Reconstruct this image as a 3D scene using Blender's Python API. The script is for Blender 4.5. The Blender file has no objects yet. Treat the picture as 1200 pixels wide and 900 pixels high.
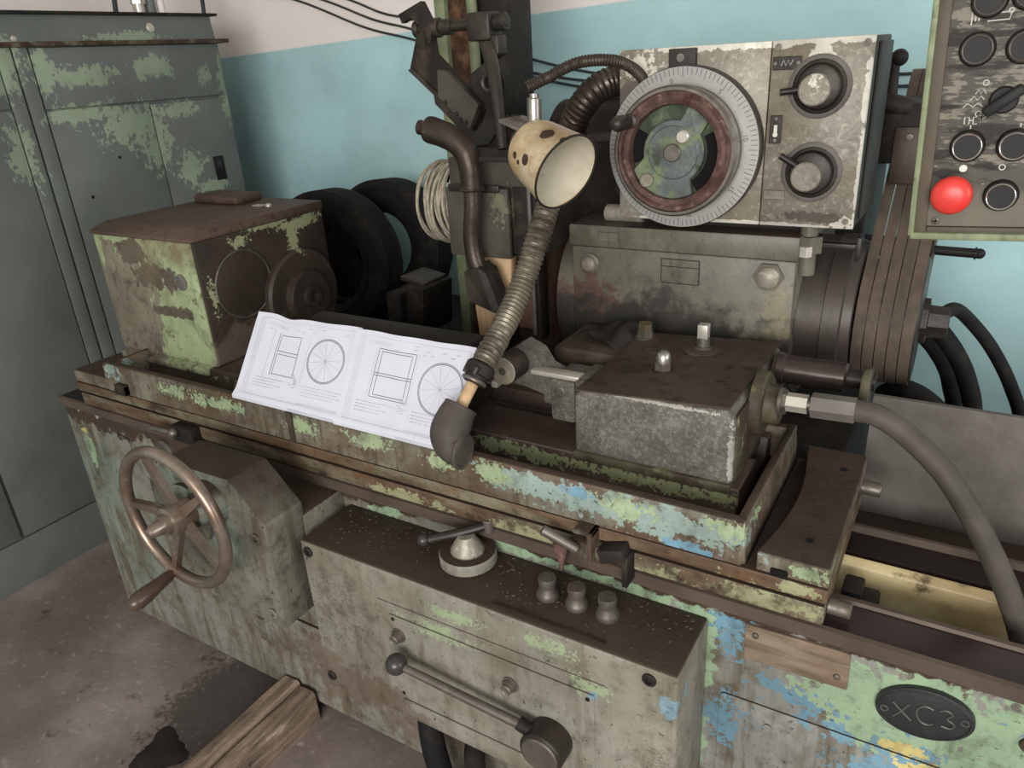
import bpy, bmesh, math, random
from mathutils import Vector, Matrix

random.seed(7)
S = bpy.context.scene
COL = S.collection

# ------------------------------------------------------------------ camera
cam_data = bpy.data.cameras.new('camera')
cam = bpy.data.objects.new('camera', cam_data); COL.objects.link(cam)
cam_data.sensor_width = 36.0
cam_data.lens = 26.22
cam_data.clip_start = 0.02
# columns: camera right, camera up, camera back (roll 3.7 deg, pitch 23.5 deg down, yaw 32.5 deg left)
_f = 874.0
def _n(v):
    return Vector(v).normalized()
dX = -_n((-1520, -285, _f)); dZ = -_n((128, 2000, _f))
dZ = (dZ - dX * dX.dot(dZ)).normalized(); dY = dZ.cross(dX)
R = Matrix(((dX.x, -dX.y, -dX.z), (dY.x, -dY.y, -dY.z), (dZ.x, -dZ.y, -dZ.z)))
cam.matrix_world = Matrix.Translation((0, 0, 1.65)) @ R.to_4x4()
S.camera = cam

# ------------------------------------------------------------------ world, lights, exposure
W = bpy.data.worlds.new('daylight'); S.world = W; W.use_nodes = True
bg = W.node_tree.nodes['Background']
bg.inputs[0].default_value = (1.0, 0.98, 0.95, 1); bg.inputs[1].default_value = 0.45
def area(name, loc, target, sx, sy, power, col=(1, 1, 1)):
    d = bpy.data.lights.new(name, 'AREA'); d.shape = 'RECTANGLE'; d.size = sx; d.size_y = sy
    d.energy = power; d.color = col
    o = bpy.data.objects.new(name, d); COL.objects.link(o); o.location = loc
    o.rotation_euler = (Vector(target) - Vector(loc)).to_track_quat('-Z', 'Y').to_euler()
    return o
area('window_daylight_front', (0.7, -3.2, 1.95), (-1.0, 1.3, 0.9), 3.0, 1.7, 185, (1.0, 0.985, 0.95))
area('window_daylight_right', (3.3, 0.6, 2.0), (-0.8, 1.3, 0.9), 2.4, 1.6, 45, (0.95, 0.98, 1.0))
S.view_settings.view_transform = 'Standard'; S.view_settings.look = 'None'
S.view_settings.gamma = 1.0; S.view_settings.use_curve_mapping = False
S.view_settings.exposure = 0.34

# ------------------------------------------------------------------ materials
def lin(c):
    return tuple(((x / 255) / 12.92 if x / 255 <= 0.04045 else ((x / 255 + 0.055) / 1.055) ** 2.4) for x in c)
def layer(c, s=12, cov=0.0, w=0.04, spots=None, k=1.2, st=None, up=False, r=None, m=None, det=6, h=0.0, a=1.0):
    return dict(a=a, c=c, s=s, cov=cov, w=w, spots=spots, k=k, st=st, up=up, r=r, m=m, det=det, h=h)
ALB = {'painted_plaster': 1, 'whitewash': 1, 'white_paper': 1, 'grey_print': 1, 'pale_grey_print': 1, 'red_mushroom_plastic': .9, 'satin_aluminium_dial': .95, 'white_symbol_print': .9,
       'chipped_cream_silver_enamel': .88, 'worn_v_belt_fabric': .95, 'dark_purple_brown_barrel': .9, 'oily_yellow_enamel': 1, 'grey_splash_sheet': .8, 'raw_pine': .85, 'yellowed_cream_enamel': .92,
       'white_lamp_reflector': .85, 'pale_zinc': .8, 'worn_bright_steel': .95, 'chrome_ring': .95, 'handled_brown_steel': .85, 'dull_steel': .85, 'grey_metal_conduit': .8, 'cabinet_grey_green_paint': .8,
       'stained_shadowed_concrete': .68, 'chipped_grey_green_enamel': .66, 'headstock_flaking_green': .74, 'oily_grey_green_enamel': .68, 'dusty_grey_rubber': .55, 'wheelhead_grey_enamel': .74, 'chipped_green_frame': .8, 'black_bakelite': .9, 'black_plastic': .8, 'tan_wire_strands': .8}
def mat(name, base, rough=0.6, metal=0.0, var=0.16, vs=9.0, layers=(), bump=0.15, bs=70.0, st=None, dirt=0.0):
    layers = list(layers)
    if dirt:
        layers += [layer((60, 50, 42), 24, -0.10, 0.12, a=0.55 * dirt), layer((48, 41, 35), 85, -0.15, 0.05, a=0.75 * dirt), layer((54, 46, 38), 13, -0.15, 0.10, st=(2.2, 2.2, .5), a=0.6 * dirt)]
    M = bpy.data.materials.new(name); M.use_nodes = True
    nt = M.node_tree; N = nt.nodes; L = nt.links
    B = N['Principled BSDF']
    geo = N.new('ShaderNodeNewGeometry')
    def noise(scale, det=6, stretch=None, off=0.0):
        n = N.new('ShaderNodeTexNoise'); n.inputs['Scale'].default_value = scale
        n.inputs['Detail'].default_value = det; n.inputs['Roughness'].default_value = 0.62
        mp = N.new('ShaderNodeMapping'); L.new(geo.outputs['Position'], mp.inputs['Vector'])
        mp.inputs['Location'].default_value = (off, off * 1.7, off * 0.6)
        if stretch: mp.inputs['Scale'].default_value = stretch
        L.new(mp.outputs[0], n.inputs['Vector'])
        return n.outputs[0]
    def math_(op, a, b=None, clamp=False):
        n = N.new('ShaderNodeMath'); n.operation = op; n.use_clamp = clamp
        for i, v in enumerate((a, b)):
            if v is None: continue
            if isinstance(v, (int, float)): n.inputs[i].default_value = v
            else: L.new(v, n.inputs[i])
        return n.outputs[0]
    def smooth(v, lo, hi):
        n = N.new('ShaderNodeMapRange'); n.interpolation_type = 'SMOOTHSTEP'
        n.inputs['From Min'].default_value = lo; n.inputs['From Max'].default_value = hi
        L.new(v, n.inputs['Value']); return n.outputs[0]
    def mixc(f, a, b):
        n = N.new('ShaderNodeMix'); n.data_type = 'RGBA'
        L.new(f, n.inputs['Factor'])
        for sock, v in ((n.inputs[6], a), (n.inputs[7], b)):
            if isinstance(v, tuple): sock.default_value = v + (1,)
            else: L.new(v, sock)
        return n.outputs[2]
    def mixf(f, a, b):
        n = N.new('ShaderNodeMix'); n.data_type = 'FLOAT'
        L.new(f, n.inputs[0])
        for sock, v in ((n.inputs[2], a), (n.inputs[3], b)):
            if isinstance(v, (int, float)): sock.default_value = v
            else: L.new(v, sock)
        return n.outputs[0]
    kf = ALB.get(name, 0.62)
    b = tuple(x * kf for x in lin(base))
    dark = tuple(x * (1 - var * 1.6) for x in b); light = tuple(min(1, x * (1 + var)) for x in b)
    nv = smooth(noise(vs, 8, st, 3.1), 0.3, 0.7)
    col = mixc(nv, dark, light)
    ro = rough; me = metal
    hgt = math_('MULTIPLY', noise(bs, 4, None, 1.3), 1.0)
    for i, y in enumerate(layers):
        n = noise(y['s'], y['det'], y['st'], 5.3 + 2.7 * i)
        v = math_('SUBTRACT', n, 0.5)
        if y['spots']:
            best = None
            for (cx, cy, cz, rx, ry, rz) in y['spots']:
                s1 = N.new('ShaderNodeVectorMath'); s1.operation = 'SUBTRACT'
                L.new(geo.outputs['Position'], s1.inputs[0]); s1.inputs[1].default_value = (cx, cy, cz)
                s2 = N.new('ShaderNodeVectorMath'); s2.operation = 'DIVIDE'
                L.new(s1.outputs[0], s2.inputs[0]); s2.inputs[1].default_value = (rx, ry, rz)
                s3 = N.new('ShaderNodeVectorMath'); s3.operation = 'LENGTH'; L.new(s2.outputs[0], s3.inputs[0])
                d = math_('SUBTRACT', 1.0, s3.outputs['Value'])
                best = d if best is None else math_('MAXIMUM', best, d)
            best = math_('MAXIMUM', best, -1.0)
            n2 = math_('SUBTRACT', noise(y['s'] * 4.7, 8, y['st'], 9.1 + 1.9 * i), 0.5)
            v = math_('ADD', math_('MULTIPLY', v, y['k'] * 4.2), math_('MULTIPLY', n2, y['k'] * 4.5))
            v = math_('ADD', v, best)
        v = math_('ADD', v, y['cov'])
        f = smooth(v, -y['w'], y['w'])
        if y['up']:
            sx = N.new('ShaderNodeSeparateXYZ'); L.new(geo.outputs['Normal'], sx.inputs[0])
            f = math_('MULTIPLY', f, smooth(sx.outputs[2], 0.45, 0.85))
        if y['a'] < 1.0: f = math_('MULTIPLY', f, y['a'])
        lc = tuple(x * (kf + (0 if y['spots'] is None else (1 - kf) * 0.35)) for x in lin(y['c']))
        lc2 = mixc(nv, tuple(x * 0.8 for x in lc), tuple(min(1, x * 1.12) for x in lc))
        col = mixc(f, col, lc2)
        if y['r'] is not None: ro = mixf(f, ro, y['r'])
        if y['m'] is not None: me = mixf(f, me, y['m'])
        if y['h']: hgt = math_('ADD', hgt, math_('MULTIPLY', f, y['h']))
    B.inputs['Specular IOR Level'].default_value = 0.22 if rough >= 0.5 else 0.4
    L.new(col, B.inputs['Base Color'])
    for v, key in ((ro, 'Roughness'), (me, 'Metallic')):
        if isinstance(v, (int, float)): B.inputs[key].default_value = v
        else: L.new(v, B.inputs[key])
    if bump:
        bn = N.new('ShaderNodeBump'); bn.inputs['Strength'].default_value = bump; bn.inputs['Distance'].default_value = 0.004
        L.new(hgt, bn.inputs['Height']); L.new(bn.outputs[0], B.inputs['Normal'])
    return M

GRN = (156, 180, 148); LGRN = (156, 172, 136); BLU = (116, 154, 172); YEL = (210, 194, 128)
GRIME = (70, 58, 49); RUST = (98, 66, 46)
MAT = {}
MAT['floor'] = mat('stained_shadowed_concrete', (162, 149, 143), 0.85, var=0.22, vs=3, bump=0.5, bs=45, layers=(
    layer((138, 124, 117), 2.2, 0.02, 0.16), layer((104, 92, 88), 9, -0.17, 0.05), layer((182, 172, 167), 40, -0.16, 0.08), layer((120, 106, 100), 60, -0.18, 0.05),
    layer((92, 84, 80), 14, -0.15, 0.2, spots=[(-1.60, 0.90, 0, 0.2, 0.25, 0.1)], k=0.35)))  # this layer paints the shadow beside the beam into the floor colour
def wall_material():
    M = mat('painted_plaster', (172, 206, 206), 0.75, var=0.05, vs=2.0, bump=0.25, bs=25, layers=(
        layer((158, 194, 200), 1.2, 0.0, 0.3), layer((205, 225, 222), 30, -0.27, 0.03)))
    nt = M.node_tree; N = nt.nodes; L = nt.links; B = N['Principled BSDF']
    old = B.inputs['Base Color'].links[0].from_socket
    geo = N.new('ShaderNodeNewGeometry'); sp = N.new('ShaderNodeSeparateXYZ'); L.new(geo.outputs['Position'], sp.inputs[0])
    ma = N.new('ShaderNodeMath'); ma.operation = 'MULTIPLY_ADD'; L.new(sp.outputs[0], ma.inputs[0]); ma.inputs[1].default_value = -0.036
    ad = N.new('ShaderNodeMath'); ad.operation = 'ADD'; L.new(sp.outputs[2], ma.inputs[2]); L.new(ma.outputs[0], ad.inputs[0]); ad.inputs[1].default_value = -1.842
    mr = N.new('ShaderNodeMapRange'); mr.inputs[1].default_value = -0.003; mr.inputs[2].default_value = 0.003; L.new(ad.outputs[0], mr.inputs[0])
    mx = N.new('ShaderNodeMix'); mx.data_type = 'RGBA'; L.new(mr.outputs[0], mx.inputs[0]); L.new(old, mx.inputs[6]); mx.inputs[7].default_value = lin((226, 218, 214)) + (1,)
    L.new(mx.outputs[2], B.inputs['Base Color'])
    return M
MAT['wall'] = wall_material()
MAT['ceiling'] = mat('whitewash', (215, 212, 206), 0.9, var=0.05, bump=0.1)
MAT['cabinet'] = mat('cabinet_grey_green_paint', (112, 115, 111), 0.5, var=0.1, vs=3, bump=0.06, layers=(
    layer((104, 110, 106), 2.5, -0.03, 0.2),
    layer((138, 152, 130), 16, -0.14, 0.06, k=0.6, st=(1, 1, 0.7), h=-0.5, spots=[
        (-2.72, 1.36, 1.72, .2, .09, .10), (-2.72, 1.50, 1.69, .2, .04, .08), (-2.72, 1.78, 1.50, .2, .16, .08), (-2.72, 1.86, 1.42, .2, .08, .09), (-2.72, 1.60, 1.56, .2, .16, .03),
        (-2.72, 1.96, 1.54, .2, .12, .035), (-2.72, 1.36, 1.45, .2, .05, .1), (-2.72, 1.62, 1.68, .2, .12, .035), (-2.72, 2.13, 1.66, .2, .035, .045),
        (-2.72, 2.24, 1.62, .2, .05, .16), (-2.72, 1.98, 1.33, .2, .07, .06), (-2.72, 2.07, 1.24, .2, .09, .03), (-2.72, 1.85, 1.80, .2, .15, .02), (-2.72, 1.92, 1.70, .2, .08, .04)]),
    layer((70, 66, 58), 20, -0.25, 0.05), layer((196, 205, 190), 60, -0.295, 0.02)))
MAT['cabinet_rust'] = mat('rusty_ledge', (92, 74, 62), 0.8, var=0.3, vs=20, layers=(layer((120, 118, 98), 18, -0.06, 0.06),))
MAT['dark_rubber'] = mat('black_rubber', (30, 28, 27), 0.75, var=0.2, bump=0.2, layers=(layer((58, 52, 46), 16, -0.12, 0.15),))
MAT['grey_rubber'] = mat('dusty_grey_rubber', (82, 76, 70), 0.6, var=0.12, bump=0.08, layers=(layer((104, 97, 89), 10, -0.05, 0.2),))
MAT['black'] = mat('black_plastic', (34, 33, 32), 0.55, var=0.15, bump=0.03)
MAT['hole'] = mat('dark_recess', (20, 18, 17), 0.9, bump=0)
MAT['bed'] = mat('chipped_grey_green_enamel', (146, 145, 134), 0.55, dirt=0.8, var=0.13, vs=6, bump=0.35, layers=(
    layer((150, 149, 142), 2.5, 0.05, 0.3, spots=[(0.1, 1, .5, .55, .3, .4)], k=0.3),
    layer((128, 138, 126), 5, -0.14, 0.2, spots=[(-2.1, 1, .45, .25, .3, .3)], k=0.4),
    layer((116, 106, 88), 11, -0.11, 0.1), layer((92, 84, 70), 28, -0.2, 0.05, st=(1, 1, .6)), layer((112, 102, 84), 10, -0.07, 0.14, st=(3, 3, .35)), layer((76, 68, 56), 75, -0.17, 0.05),
    layer(BLU, 19, -0.12, 0.05, k=0.8, h=-0.8, spots=[(-.245, 1, .765, .05, .1, .06), (.0, 1, .64, .13, .1, .035), (.1, 1, .57, .12, .1, .03), (.19, 1, .71, .05, .1, .05), (-.24, 1, .56, .04, .1, .05), (-.09, 1, .66, .1, .1, .03)]),
    layer(GRN, 13, 0.02, 0.04, k=0.55, h=-0.6, spots=[(-.293, 1, .70, .032, .1, .17), (.06, 1, .715, .15, .1, .085), (-.30, 1, .55, .03, .1, .14), (.17, 1, .62, .09, .1, .07), (-.03, 1, .69, .06, .1, .06), (-.62, 1, .79, .16, .1, .02), (-.98, 1, .785, .05, .1, .02), (-.42, 1, .785, .12, .1, .022), (-2.13, 1, .66, .02, .1, .05), (.08, 1, .55, .04, .1, .05)]),
    layer(YEL, 20, -0.05, 0.04, k=0.6, spots=[(.035, 1, .632, .035, .1, .014), (.08, 1, .60, .05, .1, .018), (-2.14, 1, .725, .022, .1, .008)]),
    layer((76, 62, 52), 7, 0.05, 0.12, k=0.5, spots=[(-1.9, 1, .80, .4, .2, .05), (-1.0, 1, .81, .3, .2, .03), (-.5, 1, .805, .5, .2, .02), (-.05, 1, .80, .3, .2, .02), (-1.55, 1, .78, .25, .2, .1)]),
    layer((104, 82, 68), 9, -0.2, 0.25, k=0.6, a=0.6, spots=[(-1.1, 1, .2, .35, .3, .16), (-.9, 1, .25, .3, .3, .15)]),
    layer(GRIME, 9, 0.3, 0.1, up=True, r=0.5)))
MAT['apron'] = mat('oily_grey_green_enamel', (154, 151, 139), 0.5, dirt=0.7, var=0.1, vs=5, bump=0.25, layers=(
    layer((126, 121, 104), 6, -0.06, 0.2), layer((96, 86, 70), 26, -0.19, 0.05, st=(1, 1, .5)), layer((112, 104, 88), 10, -0.1, 0.14, st=(3, 3, .3), a=0.6), layer((76, 68, 56), 70, -0.17, 0.05),
    layer((104, 82, 68), 8, -0.25, 0.25, k=0.6, a=0.6, spots=[(-1.05, .85, .42, .2, .2, .1), (-.9, .85, .40, .15, .2, .06)]),
    layer(LGRN, 30, -0.3, 0.08, k=0.8, a=0.85, spots=[(-.74, .85, .665, .09, .05, .02), (-.42, .85, .675, .04, .05, .02), (-.70, .85, .715, .06, .05, .016), (-.5, .85, .73, .05, .05, .02)]),
    layer(BLU, 22, -0.3, 0.06, k=0.6, a=0.7, spots=[(-.285, .85, .70, .02, .06, .03), (-.415, .85, .662, .012, .06, .012)]),
    layer((92, 84, 70), 40, -0.8, 0.2, k=0.6, a=0.5, spots=[(-1.0, .85, .62, .2, .2, .2), (-.3, .85, .55, .12, .2, .2)]),
    layer(GRIME, 12, 0.36, 0.1, up=True, r=0.7)))
MAT['housing'] = mat('worn_housing_enamel', (132, 131, 117), 0.5, dirt=1.0, var=0.12, vs=7, bump=0.4, layers=(
    layer((118, 134, 124), 6, -0.15, 0.2, k=0.6, a=0.7, spots=[(-1.28, .785, .82, .12, .1, .12)]),
    layer((92, 84, 70), 18, -0.13, 0.1), layer((154, 154, 138), 34, -0.2, 0.05), layer((76, 68, 56), 70, -0.16, 0.05), layer((104, 96, 80), 9, -0.07, 0.14, st=(3, 3, .4)),
    layer((74, 62, 52), 8, 0.32, 0.1, up=True, r=0.5)))
MAT['table_paint'] = mat('flaking_table_enamel', (138, 132, 117), 0.5, dirt=1.0, var=0.16, vs=10, bump=0.45, layers=(
    layer((112, 98, 80), 8, -0.03, 0.1, st=(.5, 1, 1)), layer((84, 74, 62), 60, -0.14, 0.06), layer((100, 90, 74), 14, -0.06, 0.12, st=(3, 1, .4)),
    layer((104, 80, 62), 9, -0.06, 0.1, st=(.4, 1, 1.5)),
    layer((142, 160, 152), 14, -0.25, 0.08, k=0.6, spots=[(-.42, .98, .945, .25, .1, .035), (-.6, .98, .95, .15, .1, .03), (-1.86, .98, .96, .04, .1, .04)]),
    layer(BLU, 18, -0.35, 0.05, k=0.6, spots=[(-.50, .98, .96, .05, .1, .014), (-.40, .98, .955, .03, .1, .01), (-.32, .98, .91, .06, .1, .012)]),
    layer(LGRN, 24, -0.25, 0.06, k=0.75, h=-0.7, spots=[(-.41, .98, .955, .06, .1, .025), (-.68, .98, .95, .05, .1, .025), (-.97, .98, .955, .07, .1, .02), (-1.17, .98, .945, .05, .1, .02), (-1.45, .98, .95, .1, .1, .02), (-.24, .98, .96, .05, .1, .018), (-.13, .98, .92, .04, .1, .02), (-1.6, .98, .95, .06, .1, .02), (-.8, .98, .95, .05, .1, .02)]),
    layer((80, 66, 56), 10, 0.3, 0.12, up=True)))
MAT['table_rust'] = mat('rusty_table_flange', (110, 88, 68), 0.6, dirt=0.8, var=0.3, vs=14, st=(.5, 1, 2), bump=0.4, layers=(
    layer((136, 128, 106), 10, -0.03, 0.08, st=(.4, 1, 2)), layer((118, 86, 60), 16, -0.12, 0.1, st=(.6, 1, 1)),
    layer((150, 150, 116), 24, -0.2, 0.06, k=0.7, spots=[(-.17, .98, .85, .09, .1, .03), (-.14, .98, .89, .03, .1, .012), (-.6, .98, .84, .12, .1, .02), (-.35, .98, .84, .06, .1, .02), (-.9, .98, .84, .1, .1, .015)]),
    layer((70, 55, 46), 12, -0.12, 0.08), layer((66, 52, 44), 9, 0.4, 0.1, up=True)))
MAT['slideway'] = mat('brown_oiled_slideway', (100, 85, 76), 0.42, var=0.18, vs=8, bump=0.12, layers=(
    layer((70, 56, 50), 5, -0.04, 0.2),
    layer((146, 154, 116), 30, -0.3, 0.08, k=0.7, spots=[(-.7, 1.1, .94, .25, .03, .016), (-.4, 1.1, .94, .25, .03, .014), (-1.3, 1.1, .94, .3, .03, .012)])))
MAT['oily_iron'] = mat('oily_dark_iron', (66, 58, 51), 0.42, metal=0.25, var=0.2, vs=12, bump=0.2, layers=(
    layer((92, 84, 74), 16, -0.12, 0.1), layer((46, 40, 36), 7, -0.05, 0.15)))
MAT['dark_iron'] = mat('grimy_black_iron', (48, 43, 39), 0.6, metal=0.1, var=0.25, vs=12, bump=0.3, layers=(layer((78, 68, 56), 16, -0.13, 0.1),))
MAT['brown_grime'] = mat('baked_brown_grime', (76, 65, 57), 0.62, var=0.16, vs=8, bump=0.25, layers=(
    layer((92, 78, 68), 6, -0.03, 0.2), layer((54, 46, 40), 30, -0.1, 0.1), layer((140, 132, 118), 90, -0.22, 0.03)))
MAT['tail_front'] = mat('worn_grey_tailstock_enamel', (112, 108, 100), 0.5, dirt=0.6, metal=0.1, var=0.14, vs=14, bump=0.4, bs=120, layers=(
    layer((150, 146, 138), 170, -0.06, 0.12), layer((92, 88, 81), 8, -0.07, 0.2), layer((138, 134, 126), 30, -0.12, 0.12), layer((190, 186, 176), 70, -0.2, 0.1, k=0.5, a=0.85, spots=[(-.281, 1.1, 1.02, .006, .02, .07), (-.43, 1.1, 1.094, .15, .02, .004)])))
MAT['tail_side'] = mat('greenish_tailstock_side', (104, 100, 78), 0.55, var=0.2, vs=12, bump=0.35, layers=(
    layer((70, 60, 48), 9, 0.0, 0.12), layer((134, 140, 98), 18, -0.14, 0.06)))
MAT['head_front'] = mat('headstock_flaking_green', (132, 126, 110), 0.6, dirt=1.0, var=0.13, vs=7, bump=0.45, layers=(
    layer((150, 162, 124), 10, 0.05, 0.05, k=0.42, h=-0.7, st=(1, 1, .45), spots=[(-1.68, 1.11, 1.1, .10, .1, .20), (-1.70, 1.11, 1.0, .09, .1, .12), (-1.74, 1.11, 1.26, .14, .1, .05), (-1.9, 1.11, 1.285, .1, .1, .012), (-1.985, 1.11, 1.25, .015, .1, .06)]),
    layer((92, 84, 72), 9, 0.0, 0.1, k=0.55, spots=[(-1.78, 1.11, 1.19, .10, .1, .045), (-1.73, 1.11, 1.10, .08, .1, .018), (-1.85, 1.11, 1.25, .06, .1, .04)]),
    layer((84, 72, 58), 16, -0.13, 0.05), layer((112, 98, 78), 5, -0.05, 0.12)))
MAT['head_dark'] = mat('headstock_grimy_face', (66, 56, 49), 0.5, var=0.2, vs=6, bump=0.25, layers=(
    layer((92, 82, 72), 5, 0.0, 0.2, k=0.4, spots=[(-1.6, 1.2, .98, .1, .14, .08)]),
    layer((146, 152, 116), 26, -0.25, 0.06, k=0.8, spots=[(-1.6, 1.47, 1.27, .1, .07, .02), (-1.6, 1.33, 1.285, .1, .1, .01), (-1.6, 1.14, 1.15, .05, .012, .05), (-1.6, 1.25, 1.26, .05, .04, .02), (-1.6, 1.43, 1.23, .1, .02, .05)])))
MAT['head_top'] = mat('headstock_brown_lid', (104, 86, 74), 0.55, var=0.15, vs=4, bump=0.2, layers=(
    layer((84, 67, 57), 5, 0.0, 0.2), layer((60, 50, 42), 40, -0.12, 0.1), layer((176, 172, 150), 60, -0.25, 0.03)))
MAT['steel'] = mat('worn_bright_steel', (168, 163, 156), 0.32, metal=0.9, var=0.15, vs=20, bump=0.08, layers=(layer((98, 84, 72), 16, -0.12, 0.1, r=0.6, m=0.4),))
MAT['dull_steel'] = mat('dull_steel', (120, 114, 106), 0.42, metal=0.7, var=0.18, vs=18, bump=0.12, layers=(layer((80, 66, 56), 14, -0.08, 0.12, r=0.6, m=0.3),))
MAT['bronze_rim'] = mat('handled_brown_steel', (152, 140, 128), 0.32, metal=0.75, var=0.15, vs=14, bump=0.05, layers=(layer((116, 94, 80), 9, -0.03, 0.15, m=0.6), layer((188, 178, 166), 20, -0.16, 0.06)))
MAT['handle_brown'] = mat('brown_lacquered_handle', (92, 72, 62), 0.28, var=0.18, vs=20, bump=0.05, layers=(layer((66, 50, 44), 20, -0.08, 0.1),))
MAT['ball'] = mat('black_bakelite', (50, 48, 47), 0.3, var=0.1, bump=0.02)
MAT['feed_front'] = mat('chipped_cream_silver_enamel', (148, 143, 131), 0.42, dirt=0.45, metal=0.15, var=0.12, vs=10, bump=0.25, layers=(
    layer((128, 121, 107), 5, 0.0, 0.2), layer((172, 167, 155), 90, -0.09, 0.09), layer((118, 106, 90), 44, -0.18, 0.06), layer((128, 118, 100), 7, -0.08, 0.12),
    layer((205, 200, 188), 12, -0.04, 0.04, k=0.55, spots=[(-.61, 1.5, 1.62, .05, .05, .025), (-.35, 1.5, 1.648, .3, .05, .008), (-.189, 1.5, 1.55, .006, .05, .06), (-.215, 1.5, 1.335, .03, .05, .012), (-.27, 1.5, 1.61, .02, .05, .04), (-.4, 1.5, 1.325, .25, .05, .004), (-.187, 1.5, 1.42, .004, .05, .1)]),
    layer((96, 90, 82), 10, 0.0, 0.06, k=0.55, spots=[(-.635, 1.5, 1.565, .03, .05, .035), (-.25, 1.5, 1.342, .05, .05, .01)])))
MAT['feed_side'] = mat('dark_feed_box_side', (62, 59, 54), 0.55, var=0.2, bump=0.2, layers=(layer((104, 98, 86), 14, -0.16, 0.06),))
MAT['dial'] = mat('satin_aluminium_dial', (166, 164, 159), 0.36, metal=0.6, var=0.06, vs=6, bump=0.05)
MAT['dial_rust'] = mat('red_brown_rusty_ring', (108, 82, 74), 0.65, var=0.28, vs=40, bump=0.5, layers=(layer((146, 118, 106), 50, -0.12, 0.06), layer((78, 50, 44), 22, -0.1, 0.1)))
MAT['dial_green'] = mat('green_and_bare_hub', (132, 146, 112), 0.5, dirt=0.6, var=0.16, vs=20, bump=0.25, layers=(layer((128, 134, 132), 14, 0.02, 0.05, r=0.35, m=0.5), layer((92, 104, 76), 20, -0.14, 0.06)))
MAT['dial_dark'] = mat('dark_green_recess', (72, 84, 66), 0.6, var=0.25, vs=16, bump=0.2, layers=(layer((116, 128, 100), 16, -0.1, 0.08),))
MAT['wheelhead'] = mat('wheelhead_grey_enamel', (122, 118, 105), 0.45, dirt=0.7, var=0.12, vs=6, bump=0.18, layers=(
    layer((96, 92, 78), 4, 0.0, 0.2), layer((74, 66, 56), 22, -0.18, 0.05), layer((128, 120, 90), 10, -0.2, 0.2, k=0.4, a=0.5, spots=[(-.31, 1.5, 1.12, .035, .08, .1)]),
    layer((96, 74, 66), 10, -0.05, 0.12, k=0.5, spots=[(-.74, 1.5, 1.12, .1, .1, .06)]),
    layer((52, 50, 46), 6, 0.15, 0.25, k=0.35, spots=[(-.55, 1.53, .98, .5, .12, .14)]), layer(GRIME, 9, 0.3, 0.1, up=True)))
MAT['barrel_dark'] = mat('dark_purple_brown_barrel', (74, 66, 61), 0.4, metal=0.2, var=0.1, vs=6, bump=0.1, layers=(layer((56, 50, 46), 5, 0, 0.2), layer((110, 102, 92), 40, -0.24, 0.04)))
MAT['belt'] = mat('worn_v_belt_fabric', (92, 80, 69), 0.7, var=0.14, vs=12, bump=0.15, st=(3, 1, 1), layers=(layer((70, 61, 54), 9, -0.03, 0.15), layer((140, 128, 112), 60, -0.27, 0.03)))
MAT['quill'] = mat('purple_brown_quill', (92, 80, 76), 0.28, metal=0.6, var=0.1, bump=0.05)
MAT['guard'] = mat('dull_grey_guard_enamel', (92, 87, 78), 0.5, var=0.12, vs=8, bump=0.2, layers=(
    layer((68, 62, 55), 7, 0.0, 0.15), layer((122, 124, 98), 26, -0.3, 0.12, k=0.7, a=0.7, spots=[(-.95, 1.5, 1.33, .035, .05, .04)]),
    layer((132, 126, 114), 40, -0.24, 0.04)))
MAT['pipe'] = mat('brown_blued_steel_pipe', (98, 86, 78), 0.3, metal=0.65, var=0.2, vs=20, bump=0.15, layers=(layer((70, 58, 50), 12, -0.04, 0.12, r=0.5), layer((160, 152, 140), 50, -0.22, 0.04)))
MAT['wood'] = mat('raw_pine', (190, 160, 124), 0.75, var=0.14, vs=9, st=(8, 8, .8), bump=0.2, layers=(layer((128, 96, 66), 9, -0.17, 0.06),))
MAT['beam'] = mat('weathered_beam_wood', (166, 144, 126), 0.85, var=0.25, vs=12, st=(6, .6, 6), bump=0.5, layers=(
    layer((122, 104, 90), 9, -0.05, 0.12, st=(4, .5, 4)), layer((196, 178, 158), 14, -0.15, 0.06, st=(5, .6, 5)), layer((78, 66, 58), 20, -0.18, 0.05)))
MAT['lamp'] = mat('yellowed_cream_enamel', (196, 180, 150), 0.35, var=0.12, vs=9, bump=0.1, layers=(
    layer((160, 132, 92), 7, -0.05, 0.12), layer((150, 112, 70), 22, -0.12, 0.12, a=0.7), layer((60, 44, 34), 42, -0.185, 0.02, h=-0.8),
    layer((60, 44, 34), 60, 0.1, 0.04, k=0.15, spots=[(-.706, 1.201, 1.481, .008, .012, .010), (-.672, 1.225, 1.523, .013, .014, .010), (-.635, 1.216, 1.512, .006, .008, .006), (-.736, 1.215, 1.487, .005, .006, .006), (-.726, 1.21, 1.475, .004, .006, .004)])))
MAT['lamp_in'] = mat('white_lamp_reflector', (200, 192, 172), 0.4, var=0.08, vs=20, bump=0.1, layers=(layer((150, 130, 100), 30, -0.19, 0.04),))
MAT['conduit'] = mat('grey_metal_conduit', (132, 124, 108), 0.4, metal=0.45, var=0.12, vs=20, bump=0.1, layers=(layer((86, 78, 66), 12, -0.05, 0.12),))
MAT['conduit_dark'] = mat('dark_brown_conduit', (78, 66, 56), 0.45, metal=0.3, var=0.15, bump=0.1, layers=(layer((120, 104, 86), 30, -0.16, 0.06),))
MAT['rustcol'] = mat('flaking_rust_column', (88, 62, 46), 0.85, var=0.35, vs=22, bump=0.9, bs=50, layers=(layer((126, 96, 74), 24, -0.08, 0.08), layer((48, 36, 30), 16, -0.08, 0.1)))
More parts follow.
